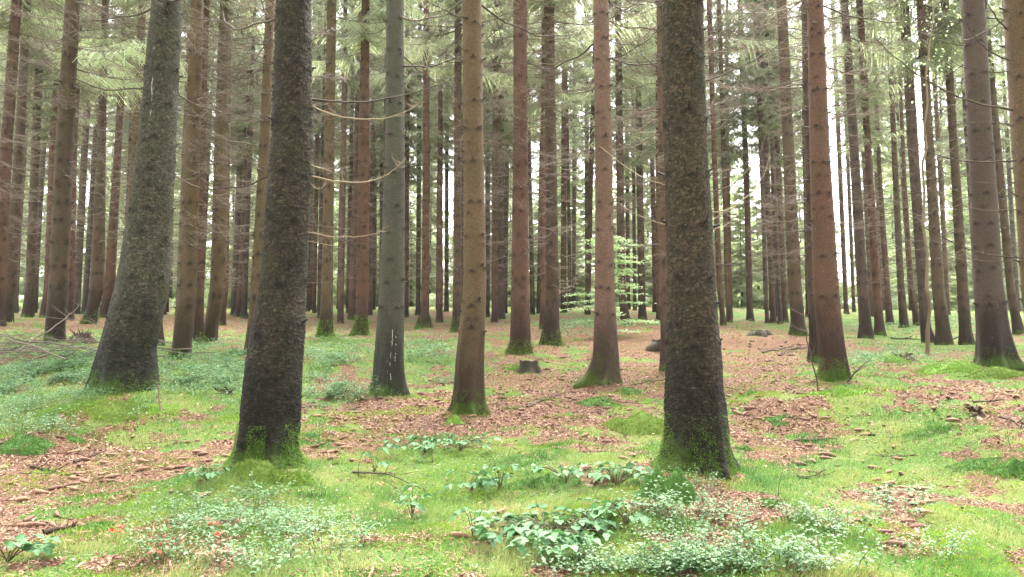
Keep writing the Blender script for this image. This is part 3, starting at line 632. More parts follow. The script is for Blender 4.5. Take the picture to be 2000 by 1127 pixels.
# long bare branches drawn where the photograph shows them; dy: how far each runs towards (-) or away from the camera
LONG = [
 ('B', [(606, 194), (660, 199), (720, 199), (790, 187), (850, 168), (890, 152)], .011, .6, 0),
 ('B', [(608, 207), (650, 225), (700, 234), (760, 230), (800, 215), (822, 198)], .008, .4, 1),
 ('B', [(606, 323), (625, 328), (648, 335)], .009, .1, 1), ('B', [(606, 343), (650, 354), (700, 358), (745, 348), (775, 328), (792, 308)], .008, .3, 1),
 ('B', [(606, 358), (616, 368), (628, 370), (634, 360)], .006, .1, 1), ('B', [(594, 440), (640, 444), (682, 450)], .007, .3, 0), ('B', [(600, 453), (650, 463), (700, 463), (740, 455), (757, 440)], .006, -.3, 1),
 ('B', [(596, 470), (640, 478), (680, 488)], .004, .2, 1), ('B', [(594, 553), (620, 553), (655, 551)], .005, .2, 0), ('B', [(592, 92), (610, 80), (630, 66)], .008, -.1, 0), ('B', [(530, 432), (515, 420), (500, 412)], .005, 0, 0),
 ('C', [(1376, 158), (1410, 148), (1460, 122), (1510, 98), (1560, 55)], .009, .4, 0), ('C', [(1383, 264), (1410, 248), (1435, 215), (1452, 185), (1462, 158)], .007, .2, 0), ('C', [(1383, 273), (1410, 272), (1441, 265)], .006, .1, 0),
 ('C', [(1386, 345), (1405, 325), (1415, 305), (1421, 280)], .005, .0, 0), ('C', [(1390, 374), (1425, 365), (1460, 335), (1485, 300), (1497, 262)], .006, .4, 0), ('C', [(1394, 415), (1430, 408), (1470, 375), (1495, 340), (1502, 300)], .006, .3, 1),
 ('C', [(1396, 447), (1420, 440), (1445, 415)], .004, .3, 1), ('C', [(1397, 517), (1420, 518), (1447, 513)], .007, .1, 0), ('C', [(1312, 148), (1280, 128), (1250, 105), (1228, 80)], .007, .1, 0), ('C', [(1353, 148), (1370, 110), (1371, 60), (1360, 10)], .010, -.25, 0),
 ('C', [(1300, 361), (1260, 350), (1220, 325), (1170, 285)], .005, .5, 1), ('C', [(1304, 440), (1270, 430), (1230, 412), (1205, 395)], .004, .4, 1), ('C', [(1325, 45), (1312, 20), (1305, 0)], .008, -.2, 0),
 ('R', [(1985, 216), (1920, 205), (1850, 182), (1790, 145), (1740, 105), (1708, 72)], .012, -.3, 0), ('R', [(1986, 314), (1920, 317), (1860, 312), (1800, 292), (1768, 268)], .010, .2, 0), ('R', [(1990, 384), (1965, 370), (1942, 345)], .010, 0, 0),
 ('R', [(1990, 409), (1930, 413), (1870, 400), (1820, 378)], .007, .4, 1), ('R', [(1992, 503), (1920, 498), (1850, 470), (1790, 435), (1755, 405)], .009, .5, 0), ('R', [(1995, 510), (1930, 512), (1860, 500), (1800, 478), (1778, 462)], .006, .1, 1),
 ('R', [(1975, 120), (1930, 100), (1900, 70), (1880, 30)], .009, -.2, 0), ('R', [(1972, 245), (1940, 238), (1900, 240), (1850, 244)], .006, .1, 1), ('R', [(1970, 60), (1945, 35), (1920, -5)], .012, -.3, 0),
 ('E', [(940, 240), (960, 225), (975, 205)], .007, 0, 0), ('E', [(923, 362), (916, 340), (912, 318)], .006, -.2, 0), ('E', [(941, 44), (970, 36), (1000, 40)], .006, 0, 0),
 ('e', [(135, 55), (120, 38), (98, 35)], .012, -.1, 0), ('e', [(143, 60), (170, 60), (212, 55)], .010, 0, 0), ('j', [(290, 165), (270, 150), (250, 138)], .01, 0, 0),
 ('J', [(1620, 270), (1633, 258), (1640, 242)], .006, 0, 0), ('J', [(1582, 545), (1570, 520), (1560, 500)], .007, -.1, 0),
]
for key, pts, rad, dy, pale in LONG:
    d = TR[key][0]; root = ROOT[key]; P3 = []
    prof = PROF[key]
    for q, (px, py) in enumerate(pts):
        yy = d + dy * (q / (len(pts) - 1)) ** 1.3; p = pix(px, py, yy); P3.append(p - np.array(root.location))
    P3 = np.array(P3); rin = (P3[0] + 0.0); rin[0] = np.interp(P3[0][2], prof[0], prof[1]) + .75 * (P3[0][0] - np.interp(P3[0][2], prof[0], prof[1])); P3 = np.vstack([rin, P3])
    # resample smooth
    tt = np.linspace(0, len(P3) - 1, 4 * len(P3)); sm = np.stack([np.interp(tt, np.arange(len(P3)), P3[:, a]) for a in range(3)], -1)
    for _ in range(2): sm[1:-1] = (sm[:-2] + 2 * sm[1:-1] + sm[2:]) / 4
    sm[2:-1] += rng.normal(size=sm[2:-1].shape) * rad * .35
    m = MB(); s = np.linspace(0, 1, len(sm)); m.tube(sm, rad * (1.15 - .85 * s), 6, .25 if not pale else .8)
    for q in range(int(len(sm) * .35)):
        i = rng.integers(len(sm) // 3, len(sm) - 1); dv = rng.normal(size=3); dv[2] = abs(dv[2]) * .5; dv /= np.linalg.norm(dv); l = .04 + .14 * rng.random()
        m.tube(np.stack([sm[i], sm[i] + dv * l * .5, sm[i] + dv * l + np.array([0, 0, .02])]), np.array([.35, .25, .12]) * rad, 3, .5, False)
    obj('dead_branch', m.mesh('long_branch', [M['pale'] if pale and key != 'R' else M['dead']], True), root)

# resin streaks on two trunks
for key, pts in [('A', [(305, 75), (303, 130), (300, 170), (299, 215), (295, 250), (293, 285)]), ('D', [(768, 640), (767, 665), (764, 690), (763, 715), (764, 742)]), ('D', [(774, 655), (773, 680), (772, 705)]), ('D', [(757, 690), (756, 712), (757, 730)])]:
    d = TR[key][0]; root = ROOT[key]; zz, XX, RR = PROF[key]; P3 = []
    for px, py in pts:
        for it in range(1):
            p = pix(px, py, d) - np.array(root.location); Rl = np.interp(p[2], zz, RR); p = pix(px, py, d - Rl * .8) - np.array(root.location); dx = p[0] - np.interp(p[2], zz, XX)
            P3.append([p[0], -math.sqrt(max(1e-4, (Rl * 1.01) ** 2 - dx * dx)), p[2]])
    tt = np.linspace(0, len(P3) - 1, 40); P3 = np.array(P3); sm = np.stack([np.interp(tt, np.arange(len(P3)), P3[:, a]) for a in range(3)], -1); sm[:, 0] += rng.normal(size=40) * .004
    m = MB(); m.tube(sm, (.004 if key == 'A' else .0035) * np.clip(2.5 * vn(np.linspace(0, 14, 40), len(P3)), .02, 1.2), 5, .9); obj('resin_streak', m.mesh('resin_streak', [M['resin']], True), root)
# living lower branches (bright sprays at the upper left and over the sky gap)
def spray_mesh(name, r, L, matn, dens=2.4):
    m = {'w': MB(), 'n': MB()}; needle_spray(m, (0, 0, 0), 0, L, .1, r, .35, dens, .42)
    n, nw = m['n'], m['w']; V = np.concatenate(n.V + nw.V); A = np.concatenate(n.A + nw.A); Q1 = np.concatenate(n.Q); Q2 = np.concatenate(nw.Q) + n.n
    return mesh_np(name, V, [np.concatenate([Q1, Q2])], [matn, M['deadfine']], {'v': A}, False, np.concatenate([np.zeros(len(Q1)), np.ones(len(Q2))]))
SPR = [spray_mesh('live_spray_%d' % i, rc, 1.9, M['needleb']) for i in range(3)]; SPD = [spray_mesh('dark_spray_%d' % i, rc, 2.0, M['needle']) for i in range(3)]
for key, px, py, az, L, st in [('e', 150, 90, -.3, 1.3, 0), ('e', 150, 130, .1, 1.2, 0), ('j', 265, 110, 3.4, 1.3, 0), ('j', 265, 90, 2.9, 1.2, 0), ('j', 268, 150, 3.8, 1.1, 0), ('j', 260, 60, 3.1, 1.3, 0), ('m', 380, 110, 3.5, .6, 0), ('m', 385, 140, 3.0, .5, 0),
                               ('L', 1650, 70, .2, 1.3, 1), ('L', 1650, 30, 3.3, 1.2, 1), ('M', 1680, 60, 3.6, 1.4, 1), ('M', 1680, 80, -.4, 1.4, 1), ('K', 1530, 60, .4, 1.2, 1), ('s', 650, 30, 0, 1.1, 1), ('t', 712, 60, .3, 1.2, 1), ('t', 712, 100, 3.0, 1.1, 1), ('t', 710, 30, -.9, 1.3, 1), ('y', 893, 120, .2, 1.3, 1), ('y', 893, 60, 3.2, 1.4, 1), ('w', 833, 90, .9, 1.4, 1), ('w', 833, 140, 3.5, 1.4, 1), ('G', 1075, 40, -.3, 1.3, 1), ('N', 1765, 90, .2, 1.1, 0), ('O', 1800, 60, .4, 1.0, 0), ('P', 1850, 90, 3.4, 1.0, 0),
                               ('a', 25, 60, .2, 1.5, 1), ('b', 45, 40, .1, 1.3, 1), ('c', 75, 60, -.3, 1.5, 1), ('W1', 1385, 60, 0, 2, 1), ('o', 440, 20, .3, 1.0, 1)]:
    d = TR[key][0]; p = pix(px, py, d); root = ROOT[key]; z_ = p[2] - root.location.z
    obj('live_branch', (SPD if st else SPR)[int(rng.random() * 3)], root, (float(np.interp(z_, PROF[key][0], PROF[key][1])), 0, z_), (0, 0, az), (L, L, L))

# ------------------------------------------------------------------ far trees: copies of four templates
def far_template(i):
    r = np.random.default_rng(900 + i); rt = empty('spruce_tree', (0, 0, 0)); tag(rt, FARLAB, 'tree', FARGRP)
    top = 20.0; me, wh, prof = trunk_mesh('far_trunk', np.array([0, .5, 10, 19.]), np.array([0, 0, .1 * r.normal(), .2 * r.normal()]), None, np.array([.19, .15, .11, .05]), r, False, 10, 90, top, stubs=False)
    o = obj('trunk', me, rt); tint = [RD, PU, OL, PK][i]; o.color = (*tint, 1)
    for z_ in (1.6, 8.0): d_ = obj('dead_branches', TWIGS[(i + int(z_)) % 5], rt, (0, 0, z_), (0, 0, z_), (.8, .8, 1)); d_['kind'] = 'stuff'
    obj('crown', CROWNS[i], rt, (0, 0, 8.5 + i * .5), (0, 0, i), (.9, .9, .9))
    return rt
FT = [far_template(i) for i in range(4)]; used = [False] * 4
def copy_tree(o):
    c = o.copy(); COL.objects.link(c)
    for ch in o.children:
        q = ch.copy(); COL.objects.link(q); q.parent = c
    return c
spots = []
r = np.random.default_rng(5); taken = [(foot(k)[0], foot(k)[1]) for k in TR]
tries = 0
while len(spots) < 105 and tries < 20000:
    tries += 1
    Y = 33 + 20 * r.random(); a = (r.random() * 2 - 1) * .74; X = Y * a; px = 1000 + F * X / Y
    if 1430 < px < 1480 and Y < 60: continue
    if 1600 < px < 1685 or 1900 < px < 1960 and r.random() < .5: continue
    if px > 1380 and r.random() < .5: continue
    if any((X - x) ** 2 + (Y - y) ** 2 < 1.9 ** 2 for x, y in taken): continue
    taken.append((X, Y)); spots.append((X, Y))
for n_, (X, Y) in enumerate(spots):
    i = n_ % 4; o = FT[i] if not used[i] else copy_tree(FT[i]); used[i] = True
    o['label'] = 'slim distant spruce trunk ' + where(1000 + F * X / Y); o['group'] = 'slim distant spruces ' + where(1000 + F * X / Y)
    o.location = (X, Y, float(ground(np.array([X]), np.array([Y]))[0]) - .02); o.rotation_euler = (r.normal() * .012, -X / Y * .02 + r.normal() * .012, r.random() * 6.28)
    s = .75 + .4 * r.random(); o.scale = (s, s, .95 + .25 * r.random())
# the same wood goes on behind and beside the photographer
rb_ = np.random.default_rng(77)
for q in range(26):
    a = math.pi + (rb_.random() * 2 - 1) * 1.9; R_ = 4.5 + 17 * rb_.random(); X, Y = R_ * math.sin(a), R_ * math.cos(a)
    if Y > 0 and abs(X) < Y * .85 + 2: continue
    o = copy_tree(FT[q % 4]); o.location = (X, Y, float(ground(np.array([X]), np.array([Y]))[0])); o.rotation_euler = (0, 0, q)
    o['label'] = 'spruce of the wood behind and beside the photographer, outside the picture'; o['group'] = 'spruces outside the picture'
# bushy young spruces closing the view
yb = []
def young_template(i):
    rt = empty('young_spruce', (0, 0, 0)); tag(rt, 'bushy pale green young spruce with branches to the ground behind the far trunks', 'tree', 'bushy young spruces closing the view')
    m = MB(); m.tube([(0, 0, -.2), (0, 0, 4), (0, 0, 7.5 + 2 * i)], [.10, .06, .02], 8); obj('trunk', m.mesh('young_trunk', [M['deadfine']], True), rt)
    obj('crown', FULL[i], rt); return rt
YT = [young_template(i) for i in range(4)]; uy = [False] * 4
n_ = 0
for row, (Y0, step, hmul) in enumerate([(53, 3.6, .6), (58, 3.2, 1.0), (65, 3.3, 1.5), (74, 3.8, 2.0), (84, 5.0, 2.5)]):
    X = -Y0 * .80
    while X < Y0 * .80:
        Xj = X + r.normal() * .8; Yj = Y0 + r.normal() * 2; px = 1000 + F * Xj / Yj
        X += step * (.8 + .4 * r.random())
        if 1606 < px < 1680 and row >= 2: continue
        if row == 4 and (1440 < px < 1500) : continue
        i = (n_ * 7 + row) % 4; o = YT[i] if not uy[i] else copy_tree(YT[i]); uy[i] = True; n_ += 1
        o['label'] = 'bushy pale young spruce closing the view ' + where(px); o['group'] = 'bushy young spruces ' + where(px)
        hm = hmul * (.8 + .4 * r.random()) * (.75 if 1600 < px < 1680 else 1)
        o.location = (Xj, Yj, float(ground(np.array([Xj]), np.array([Yj]))[0])); o.rotation_euler = (0, 0, r.random() * 6.28); o.scale = (.9 + .3 * hm * .6, .9 + .3 * hm * .6, hm)

# ------------------------------------------------------------------ ground cover
def rand_pts(n, r0, r1, power=.0, amax=.70, rs=rng):
    """points in the view wedge, density falling with distance"""
    u = rs.random(n); rr = r0 * (r1 / r0) ** u if power == 0 else (r0 ** power + u * (r1 ** power - r0 ** power)) ** (1 / power)
    a = (rs.random(n) * 2 - 1) * amax; return rr * np.sin(a), rr * np.cos(a), rr
CLEAR = [(foot(k)[0], foot(k)[1], (TR[k][1][0][2] - TR[k][1][0][1]) / 2 * TR[k][0] / F * .9) for k in TR if TR[k][0] < 20]
def clear(x, y):
    ok = np.ones(len(x), bool)
    for a, b, c in CLEAR: ok &= (x - a) ** 2 + (y - b) ** 2 > c * c
    return ok
def blades(n, r0, r1, hgt, wid, coverpow, rs, power=0.0):
    x, y, rr = rand_pts(n, r0, r1, power, rs=rs); z = ground(x, y); cv = cover(x, y, z)
    lush = np.clip(.45 + 1.3 * fbm(x * 1.7, y * 1.7, 4, 4), 0, 1)
    ok = (rs.random(n) < np.clip(cv, 0.05, 1) ** coverpow * (.05 + 1.1 * lush ** 1.5) * np.clip(.5 + 2.2 * fbm(x * 7, y * 7, 8, 2), .08, 1)) & clear(x, y); x, y, z, rr, lush = x[ok], y[ok], z[ok], rr[ok], lush[ok]; n = len(x)
    h = hgt * (.4 + .5 * rs.random(n) + 1.9 * rs.random(n) ** 9) * (.55 + .8 * lush) * (1 + rr / 30); w_ = wid * (.6 + .7 * rs.random(n)) * (.5 + rr / 8)
    a = rs.random(n) * 6.283; comb = 3.0 * fbm(x * .8, y * .8, 7, 2); b = comb + rs.normal(size=n) * 1.0; lean = h * (.35 + .7 * rs.random(n))
    base = np.stack([x, y, z - .005], -1); sd = np.stack([np.cos(a), np.sin(a), 0 * a], -1) * w_[:, None]; mid = base + np.stack([np.cos(b) * lean * .35, np.sin(b) * lean * .35, h * .65], -1); tip = base + np.stack([np.cos(b) * lean, np.sin(b) * lean, h], -1)
    V = np.stack([base - sd, base + sd, mid + sd * .7, mid - sd * .7, tip], 1).reshape(-1, 3); i = np.arange(n)[:, None] * 5
    tone = np.clip(.45 * rs.random(n) + .75 * (.36 + 1.7 * fbm(x * 1.3 + 40, y * 1.3, 3, 4)), 0, 1)
    return V, i + [0, 1, 2, 3], i + [3, 2, 4], np.repeat(tone, 5)
rg = np.random.default_rng(31)
mb = MB()
for args in [(420000, 3.3, 9, .034, .0012, 1.3), (90000, 8, 32, .04, .0016, 1.5)]:
    V, Q, T, A = blades(*args, rg); mb.add(V, Q, T, A)
tag(obj('grass', mb.mesh('grass', [M['grass']])), 'fine short green grass spread over the forest floor', 'grass', kind='stuff')

def moss_carpet():
    rs = np.random.default_rng(36); m = MB()
    for n, r0, r1, l in [(330000, 3.3, 11, .018), (120000, 9, 34, .035)]:
        x, y, rr = rand_pts(n, r0, r1, rs=rs); z = ground(x, y); cv = cover(x, y, z); k = fbm(x * 1.9 + 9, y * 1.9, 14, 5); ok = (k + .30 * (cv - .5) > .08) & clear(x, y); x, y, z, k = x[ok], y[ok], z[ok], k[ok]; n = len(x)
        puff = np.clip(k - .1, 0, .4) * .10 * (.6 + .8 * vn(x * 9, y * 9, 2)); b = np.stack([x, y, z + puff * rs.random(n) ** .3 - .003], -1); d = rs.normal(size=(n, 3)) * .5; d[:, 2] = .8; s = np.cross(d, rs.normal(size=(n, 3))); s /= np.linalg.norm(s, axis=1)[:, None]; L = l * (.5 + .9 * rs.random(n))[:, None]; w_ = L * .11
        hue = np.clip(.5 + 1.9 * fbm(x * .9 + 70, y * .9, 6, 3), 0, 1); m.add(np.stack([b - s * w_, b + s * w_, b + d * L], 1).reshape(-1, 3), None, np.arange(n)[:, None] * 3 + [0, 1, 2], np.repeat(np.clip(.75 * hue + .3 * rs.random(n), 0, 1), 3))
    tag(obj('moss_carpet', m.mesh('moss_carpet', [M['carpet']])), 'patchy emerald and lime moss spreading between the grass and the litter', 'moss', kind='stuff')
moss_carpet()
def leafset(C, axis, up, L, W, A, fold=.25):
    """pointed oval leaves: centre base C, direction axis, normal up"""
    sd = np.cross(axis, up); sd /= np.linalg.norm(sd, axis=1)[:, None] + 1e-9; L = L[:, None]; W = W[:, None]
    a = C; b = C + axis * L * .45 + sd * W * .5 + up * W * fold; c = C + axis * L - up * L * .12; d = C + axis * L * .45 - sd * W * .5 + up * W * fold; e = C + axis * L * .5
    V = np.stack([a, b, c, d, e], 1).reshape(-1, 3); i = np.arange(len(C))[:, None] * 5
    return V, np.concatenate([i + [0, 4, 1], i + [1, 4, 2], i + [0, 3, 4], i + [3, 2, 4]]), np.repeat(A, 5)
def bilberry(r, nst=16, nl=16, h=.24, rad=.20, ls=.028):
    st = MB(); lf = MB()
    for i in range(nst):
        a = r.random() * 6.283; rr = rad * math.sqrt(r.random()) * .5; b = np.array([math.cos(a) * rr, math.sin(a) * rr, -.02]); hh = h * (.5 + .6 * r.random()); o_ = rad * (.3 + .8 * r.random()); s = np.linspace(0, 1, 7)
        a += r.normal() * .4
        pts = np.stack([b[0] + math.cos(a) * o_ * s ** 1.3, b[1] + math.sin(a) * o_ * s ** 1.3, b[2] + hh * np.sin(s * 1.5)], -1); pts[1:-1] += r.normal(size=(5, 3)) * .006
        st.tube(pts, .0016 * (1.2 - .7 * s), 3, r.random(), False)
        t = .3 + .7 * r.random(nl); id_ = t * 6; i0 = np.minimum(id_.astype(int), 5); f = (id_ - i0)[:, None]; C = pts[i0] * (1 - f) + pts[i0 + 1] * f + r.normal(size=(nl, 3)) * .018
        ax = r.normal(size=(nl, 3)); ax[:, 2] = ax[:, 2] * .3 + .1; ax /= np.linalg.norm(ax, axis=1)[:, None]; up = np.array([0, 0, 1.0]) + r.normal(size=(nl, 3)) * .35; up /= np.linalg.norm(up, axis=1)[:, None]
        V, T, A = leafset(C, ax, up, ls * (.7 + .6 * r.random(nl)), ls * .62 * (.7 + .5 * r.random(nl)), r.random(nl)); lf.add(V, None, T, A)
    return st, lf
rb = np.random.default_rng(41)
BIL = [bilberry(rb, 13, 15) for i in range(4)]
BILM = [(s.mesh('bilberry_stem', [M['stem']]), l.mesh('bilberry_leaves', [M['bil']])) for s, l in BIL]
bil_spots = [(600, 1040, 'low pale green bilberry bush in front of the stout dark trunk left of centre'), (640, 1080, 'bilberry bush at the lower edge, right of the reddish dry stems'), (560, 1085, 'bilberry bush growing close to the bottom edge below the stout dark trunk'), (500, 985, 'small bilberry bush in front of the moss of the stout dark trunk'), (470, 1040, None), (400, 1000, None), (700, 1060, None), (520, 1120, None), (440, 1100, None), (340, 1030, None), (320, 1100, None),
             (1290, 1015, 'bilberry sprigs below the dark green moss hump'), (1350, 1030, None), (1390, 1010, None), (1430, 1020, None), (1260, 1010, None), (1360, 960, 'bilberry sprig standing against the foot of the stoutest trunk'),
             (1180, 1116, None), (1290, 1120, None), (1340, 1110, None), (1400, 1115, None), (1460, 1100, None), (1520, 1110, None), (1580, 1120, None), (1110, 1120, None), (1500, 1085, None), (1350, 1085, None), (1630, 1120, None), (1300, 1090, None),
             (1610, 1040, 'small bilberry bush right of the dry red needles on the lower right'), (1650, 1050, None), (1550, 1020, None), (1830, 1090, 'pale bilberry tuft beside the trail of cones at lower right'), (740, 770, 'bilberry bush hugging the foot of the resin streaked trunk'), (700, 785, None), (660, 780, None), (50, 830, 'bilberry bush over the dark mound at the left edge'), (90, 850, None), (30, 860, None), (1725, 985, None), (1760,1010,None)]
for n_, (px, py, lab) in enumerate(bil_spots):
    p = at(px, py); rt = empty('bilberry_bush', tuple(p), rng.random() * 6.28); s = .75 + .5 * rng.random() + (p[1] > 7) * .3; rt.scale = (s, s, s * .8)
    zn = 'in the patch below the stout dark trunk left of centre' if 300 < px < 720 and py > 900 else 'along the bottom edge below the stoutest trunk' if py > 1080 else 'around the moss hump of the stoutest trunk' if 1200 < px < 1700 else 'by the mossy mound at the left edge' if px < 100 else 'beside the foot of the resin streaked trunk' if py < 800 else 'beside the cone trail at lower right'
    tag(rt, lab or 'low bilberry bush ' + zn, 'shrub', 'bilberry bushes' if lab else 'bilberry bushes ' + zn)
    a, b = BILM[n_ % 4]; obj('stems', a, rt); obj('leaves', b, rt)
# bilberry carpet further back: nobody could count it
def carpet():
    lf = MB(); rs = np.random.default_rng(51)   # leaves sit in layers above the floor
    zones = [(120, 730, 260, 45, 46000), (420, 735, 90, 45, 13000), (250, 690, 220, 20, 8000), (640, 720, 60, 60, 13000), (620, 770, 60, 18, 8000), (830, 690, 90, 30, 7000), (900, 745, 70, 25, 1500), (1130, 635, 60, 14, 6000), (1720, 700, 120, 14, 5000), (1850, 625, 140, 16, 8000), (560, 1040, 120, 50, 3500), (380, 1040, 110, 60, 2500), (1400, 1035, 110, 20, 1500), (1350, 1115, 240, 14, 3500), (60, 800, 110, 40, 9000), (1480, 610, 100, 8, 5000), (1700, 640, 200, 14, 6000), (700, 635, 400, 12, 4000)]
    for cx_, cy_, rx, ry, n in zones:
        px = cx_ + rs.normal(size=n) * rx * .6; py = np.clip(cy_ + rs.normal(size=n) * ry * .6, 600, 1180)
        # locate on the ground by the mean plane, then drop on the real surface
        d = (FW * F)[None] + UP[None] * (563.5 - py)[:, None]; Y = H * math.cos(P) * F / np.maximum(py - 563.5, 30); Y = np.clip(Y, 3.2, 60)
        for _ in range(3):
            X = (px - 1000) * Y / (d[:, 1]) ; zz = ground(X, Y, False); tz = H + d[:, 2] / d[:, 1] * Y; Y = np.clip(Y * (H - zz + TP * Y) / np.maximum(H - tz + TP * Y, .05), 3.2, 60)
        X = (px - 1000) * Y / d[:, 1]; ok = (fbm(X * 2.6, Y * 2.0, 12, 4) > .09 + .14 * rs.normal(size=n)) & clear(X, Y); X, Y = X[ok], Y[ok]; n = len(X); z = ground(X, Y)
        hh = .16 * (.4 + .6 * (.5 + fbm(X * 4, Y * 4, 3, 2))) * np.clip(Y / 9, .55, 1.1); C = np.stack([X, Y, z + hh * rs.random(n) ** .6], -1)
        ax = rs.normal(size=(n, 3)); ax[:, 2] = ax[:, 2] * .35 + .1; ax /= np.linalg.norm(ax, axis=1)[:, None]; up = np.array([0, 0, 1.0]) + rs.normal(size=(n, 3)) * .4; up /= np.linalg.norm(up, axis=1)[:, None]
        s = .022 * (.5 + .9 * rs.random(n)) * np.clip(Y / 8, 1.0, 2.6); V, T, A = leafset(C, ax, up, s, s * .62, rs.random(n)); lf.add(V, None, T, A)
    tag(obj('bilberry_carpet', lf.mesh('bilberry_carpet', [M['bil']])), 'pale green carpet of bilberry leaves between the trunks', 'ground cover', kind='stuff')
carpet()

# brambles with larger leaves in threes
def bramble(r, n, rad, ls, h=.16):
    st = MB(); lf = MB()
    for i in range(n):
        a = r.random() * 6.283; o_ = rad * math.sqrt(r.random()); s = np.linspace(0, 1, 6); hh = h * (.5 + .7 * r.random())
        pts = np.stack([math.cos(a) * o_ * s, math.sin(a) * o_ * s, hh * np.sin(s * 2.0)], -1); st.tube(pts, .0025 * (1.2 - .6 * s), 4, r.random(), False); e = pts[-1]
        for q in (-1.1, 0, 1.1):
            b = a + q; C = (e + np.array([math.cos(b), math.sin(b), .1]) * .008)[None]; ax = np.array([[math.cos(b), math.sin(b), -.15 + .25 * r.normal()]]); ax /= np.linalg.norm(ax); up = np.array([[0, 0, 1.0]]) + r.normal(size=(1, 3)) * .3; up /= np.linalg.norm(up)
            sd = np.cross(ax, up)[0]; L = ls * (.75 + .5 * r.random()); W = L * .72; tt = np.array([0, .15, .35, .55, .75, .9, 1.0]); wd = np.array([0, .34, .5, .48, .32, .15, 0]) * W * (1 + .12 * np.array([0, 1, -1, 1, -1, 1, 0]))
            mid = C[0] + ax[0] * tt[:, None] * L - up[0] * (tt ** 2)[:, None] * L * .22; V = np.concatenate([mid, mid + sd * wd[:, None] + up[0] * wd[:, None] * .35, mid - sd * wd[:, None] + up[0] * wd[:, None] * .35])
            Q = [[k, k + 1, 8 + k, 7 + k] for k in range(6)] + [[k + 1, k, 14 + k, 15 + k] for k in range(6)]; lf.add(V, Q, None, r.random())
    return st.mesh('bramble_stems', [M['stem']]), lf.mesh('bramble_leaves', [M['bram']], True)
for px, py, n, rad, ls, lab in [(1070, 1062, 95, .42, .072, 'largest bramble with broad green leaves at the bottom centre'), (1135, 1030, 12, .22, .06, 'bramble shoot spreading right of the largest bramble'), (830, 885, 26, .36, .062, 'bramble with pale leaves left of the pair below the ochre trunk'), (900, 880, 26, .34, .062, 'bramble with pale leaves right of the pair below the ochre trunk'),
        (920, 960, 12, .22, .075, 'small bramble below the right one of the pair under the ochre trunk'), (975, 960, 8, .18, .062, 'sparse little bramble just left of the low dark moss strip'), (1205, 950, 26, .32, .070, 'bramble leaning on the left root of the stoutest trunk'), (1105, 945, 14, .26, .058, 'bramble between the low moss strip and the stoutest trunk'), (1225, 1030, 14, .20, .060, 'bramble tuft below the dark green moss hump'),
        (805, 1015, 6, .09, .070, 'single upright leafy bramble shoot in the foreground grass'), (925, 1055, 6, .10, .065, 'tiny bramble tuft in the grass below centre'), (730, 925, 5, .10, .065, 'few pale bramble leaves in the grass right of the stout dark trunk'), (405, 940, 12, .20, .055, 'bramble at the left foot of the stout dark trunk'), (15, 1100, 16, .22, .065, 'pale leafy plant in the bottom left corner'), (1480, 735, 0, 0, 0, None)]:
    if not n: continue
    p = at(px, py); rt = empty('bramble', tuple(p)); tag(rt, lab, 'bramble', 'brambles on the forest floor'); a, b = bramble(rb, n, rad, ls, .13 if n > 8 else .2); obj('stems', a, rt); obj('leaves', b, rt)

# moss cushions: a lumpy body with a coat of fine shoots
def cushion(r, rx, ry, h, dark, den=14000, sl=.022, org=None):
    m = MB(); k = 40; nr = 14; sd = r.random() * 50
    def surf(u, v):
        q = np.hypot(u, v); e = 1 + .45 * vn(u / (q + 1e-6) * 1.7 + sd, v / (q + 1e-6) * 1.7, 3)
        hh = np.clip(1 - q ** 2, 0, 1) ** 1.15; lump = .75 + .75 * vn(u * 2.6 + sd, v * 2.6, 1) + .15 * vn(u * 7 + sd, v * 7, 1)
        return u * rx * e, v * ry * e, h * hh * lump - .03 * ((q > .97) & (q <= 1.0)) + .004
    A_, R_ = np.meshgrid(np.arange(k) * 2 * math.pi / k, np.linspace(0, 1, nr)); x, y, z = surf(R_ * np.cos(A_), R_ * np.sin(A_))
    i = np.arange(nr - 1)[:, None] * k; j = np.arange(k)[None]; j2 = (j + 1) % k; m.add(np.stack([x, y, z], -1).reshape(-1, 3), np.stack([i + j, i + j2, i + k + j2, i + k + j], -1).reshape(-1, 4)[:, ::-1], None, .25)
    n = int(den * rx * ry * 3.14 * (1 + h / max(rx, ry))); n = min(n, 16000); q = np.sqrt(r.random(n)) + r.exponential(.09, n); a = r.random(n) * 6.283; x, y, z = surf(q * np.cos(a), q * np.sin(a)); b = np.stack([x, y, z], -1); d = np.stack([x / rx * .6, y / ry * .6, 0 * x + .7], -1) + r.normal(size=(n, 3)) * .35; d /= np.linalg.norm(d, axis=1)[:, None]
    s = np.cross(d, r.normal(size=(n, 3))); s /= np.linalg.norm(s, axis=1)[:, None]; l = sl * (.6 + .7 * r.random(n))[:, None]; wd = .0022 * (1 + .5 * r.random(n))[:, None] * (sl / .02)
    m.add(np.stack([b - s * wd, b + s * wd, b + d * l], 1).reshape(-1, 3), None, np.arange(n)[:, None] * 3 + [0, 1, 2], np.repeat(r.random(n), 3))
    m.V = [v_ + np.stack([0 * v_[:, 0], 0 * v_[:, 0], ground(v_[:, 0] + org[0], v_[:, 1] + org[1]) - org[2]], -1) for v_ in m.V]
    return m.mesh('moss_cushion', [M['mossd'] if dark else M['mossy']], True)
rm = np.random.default_rng(61)
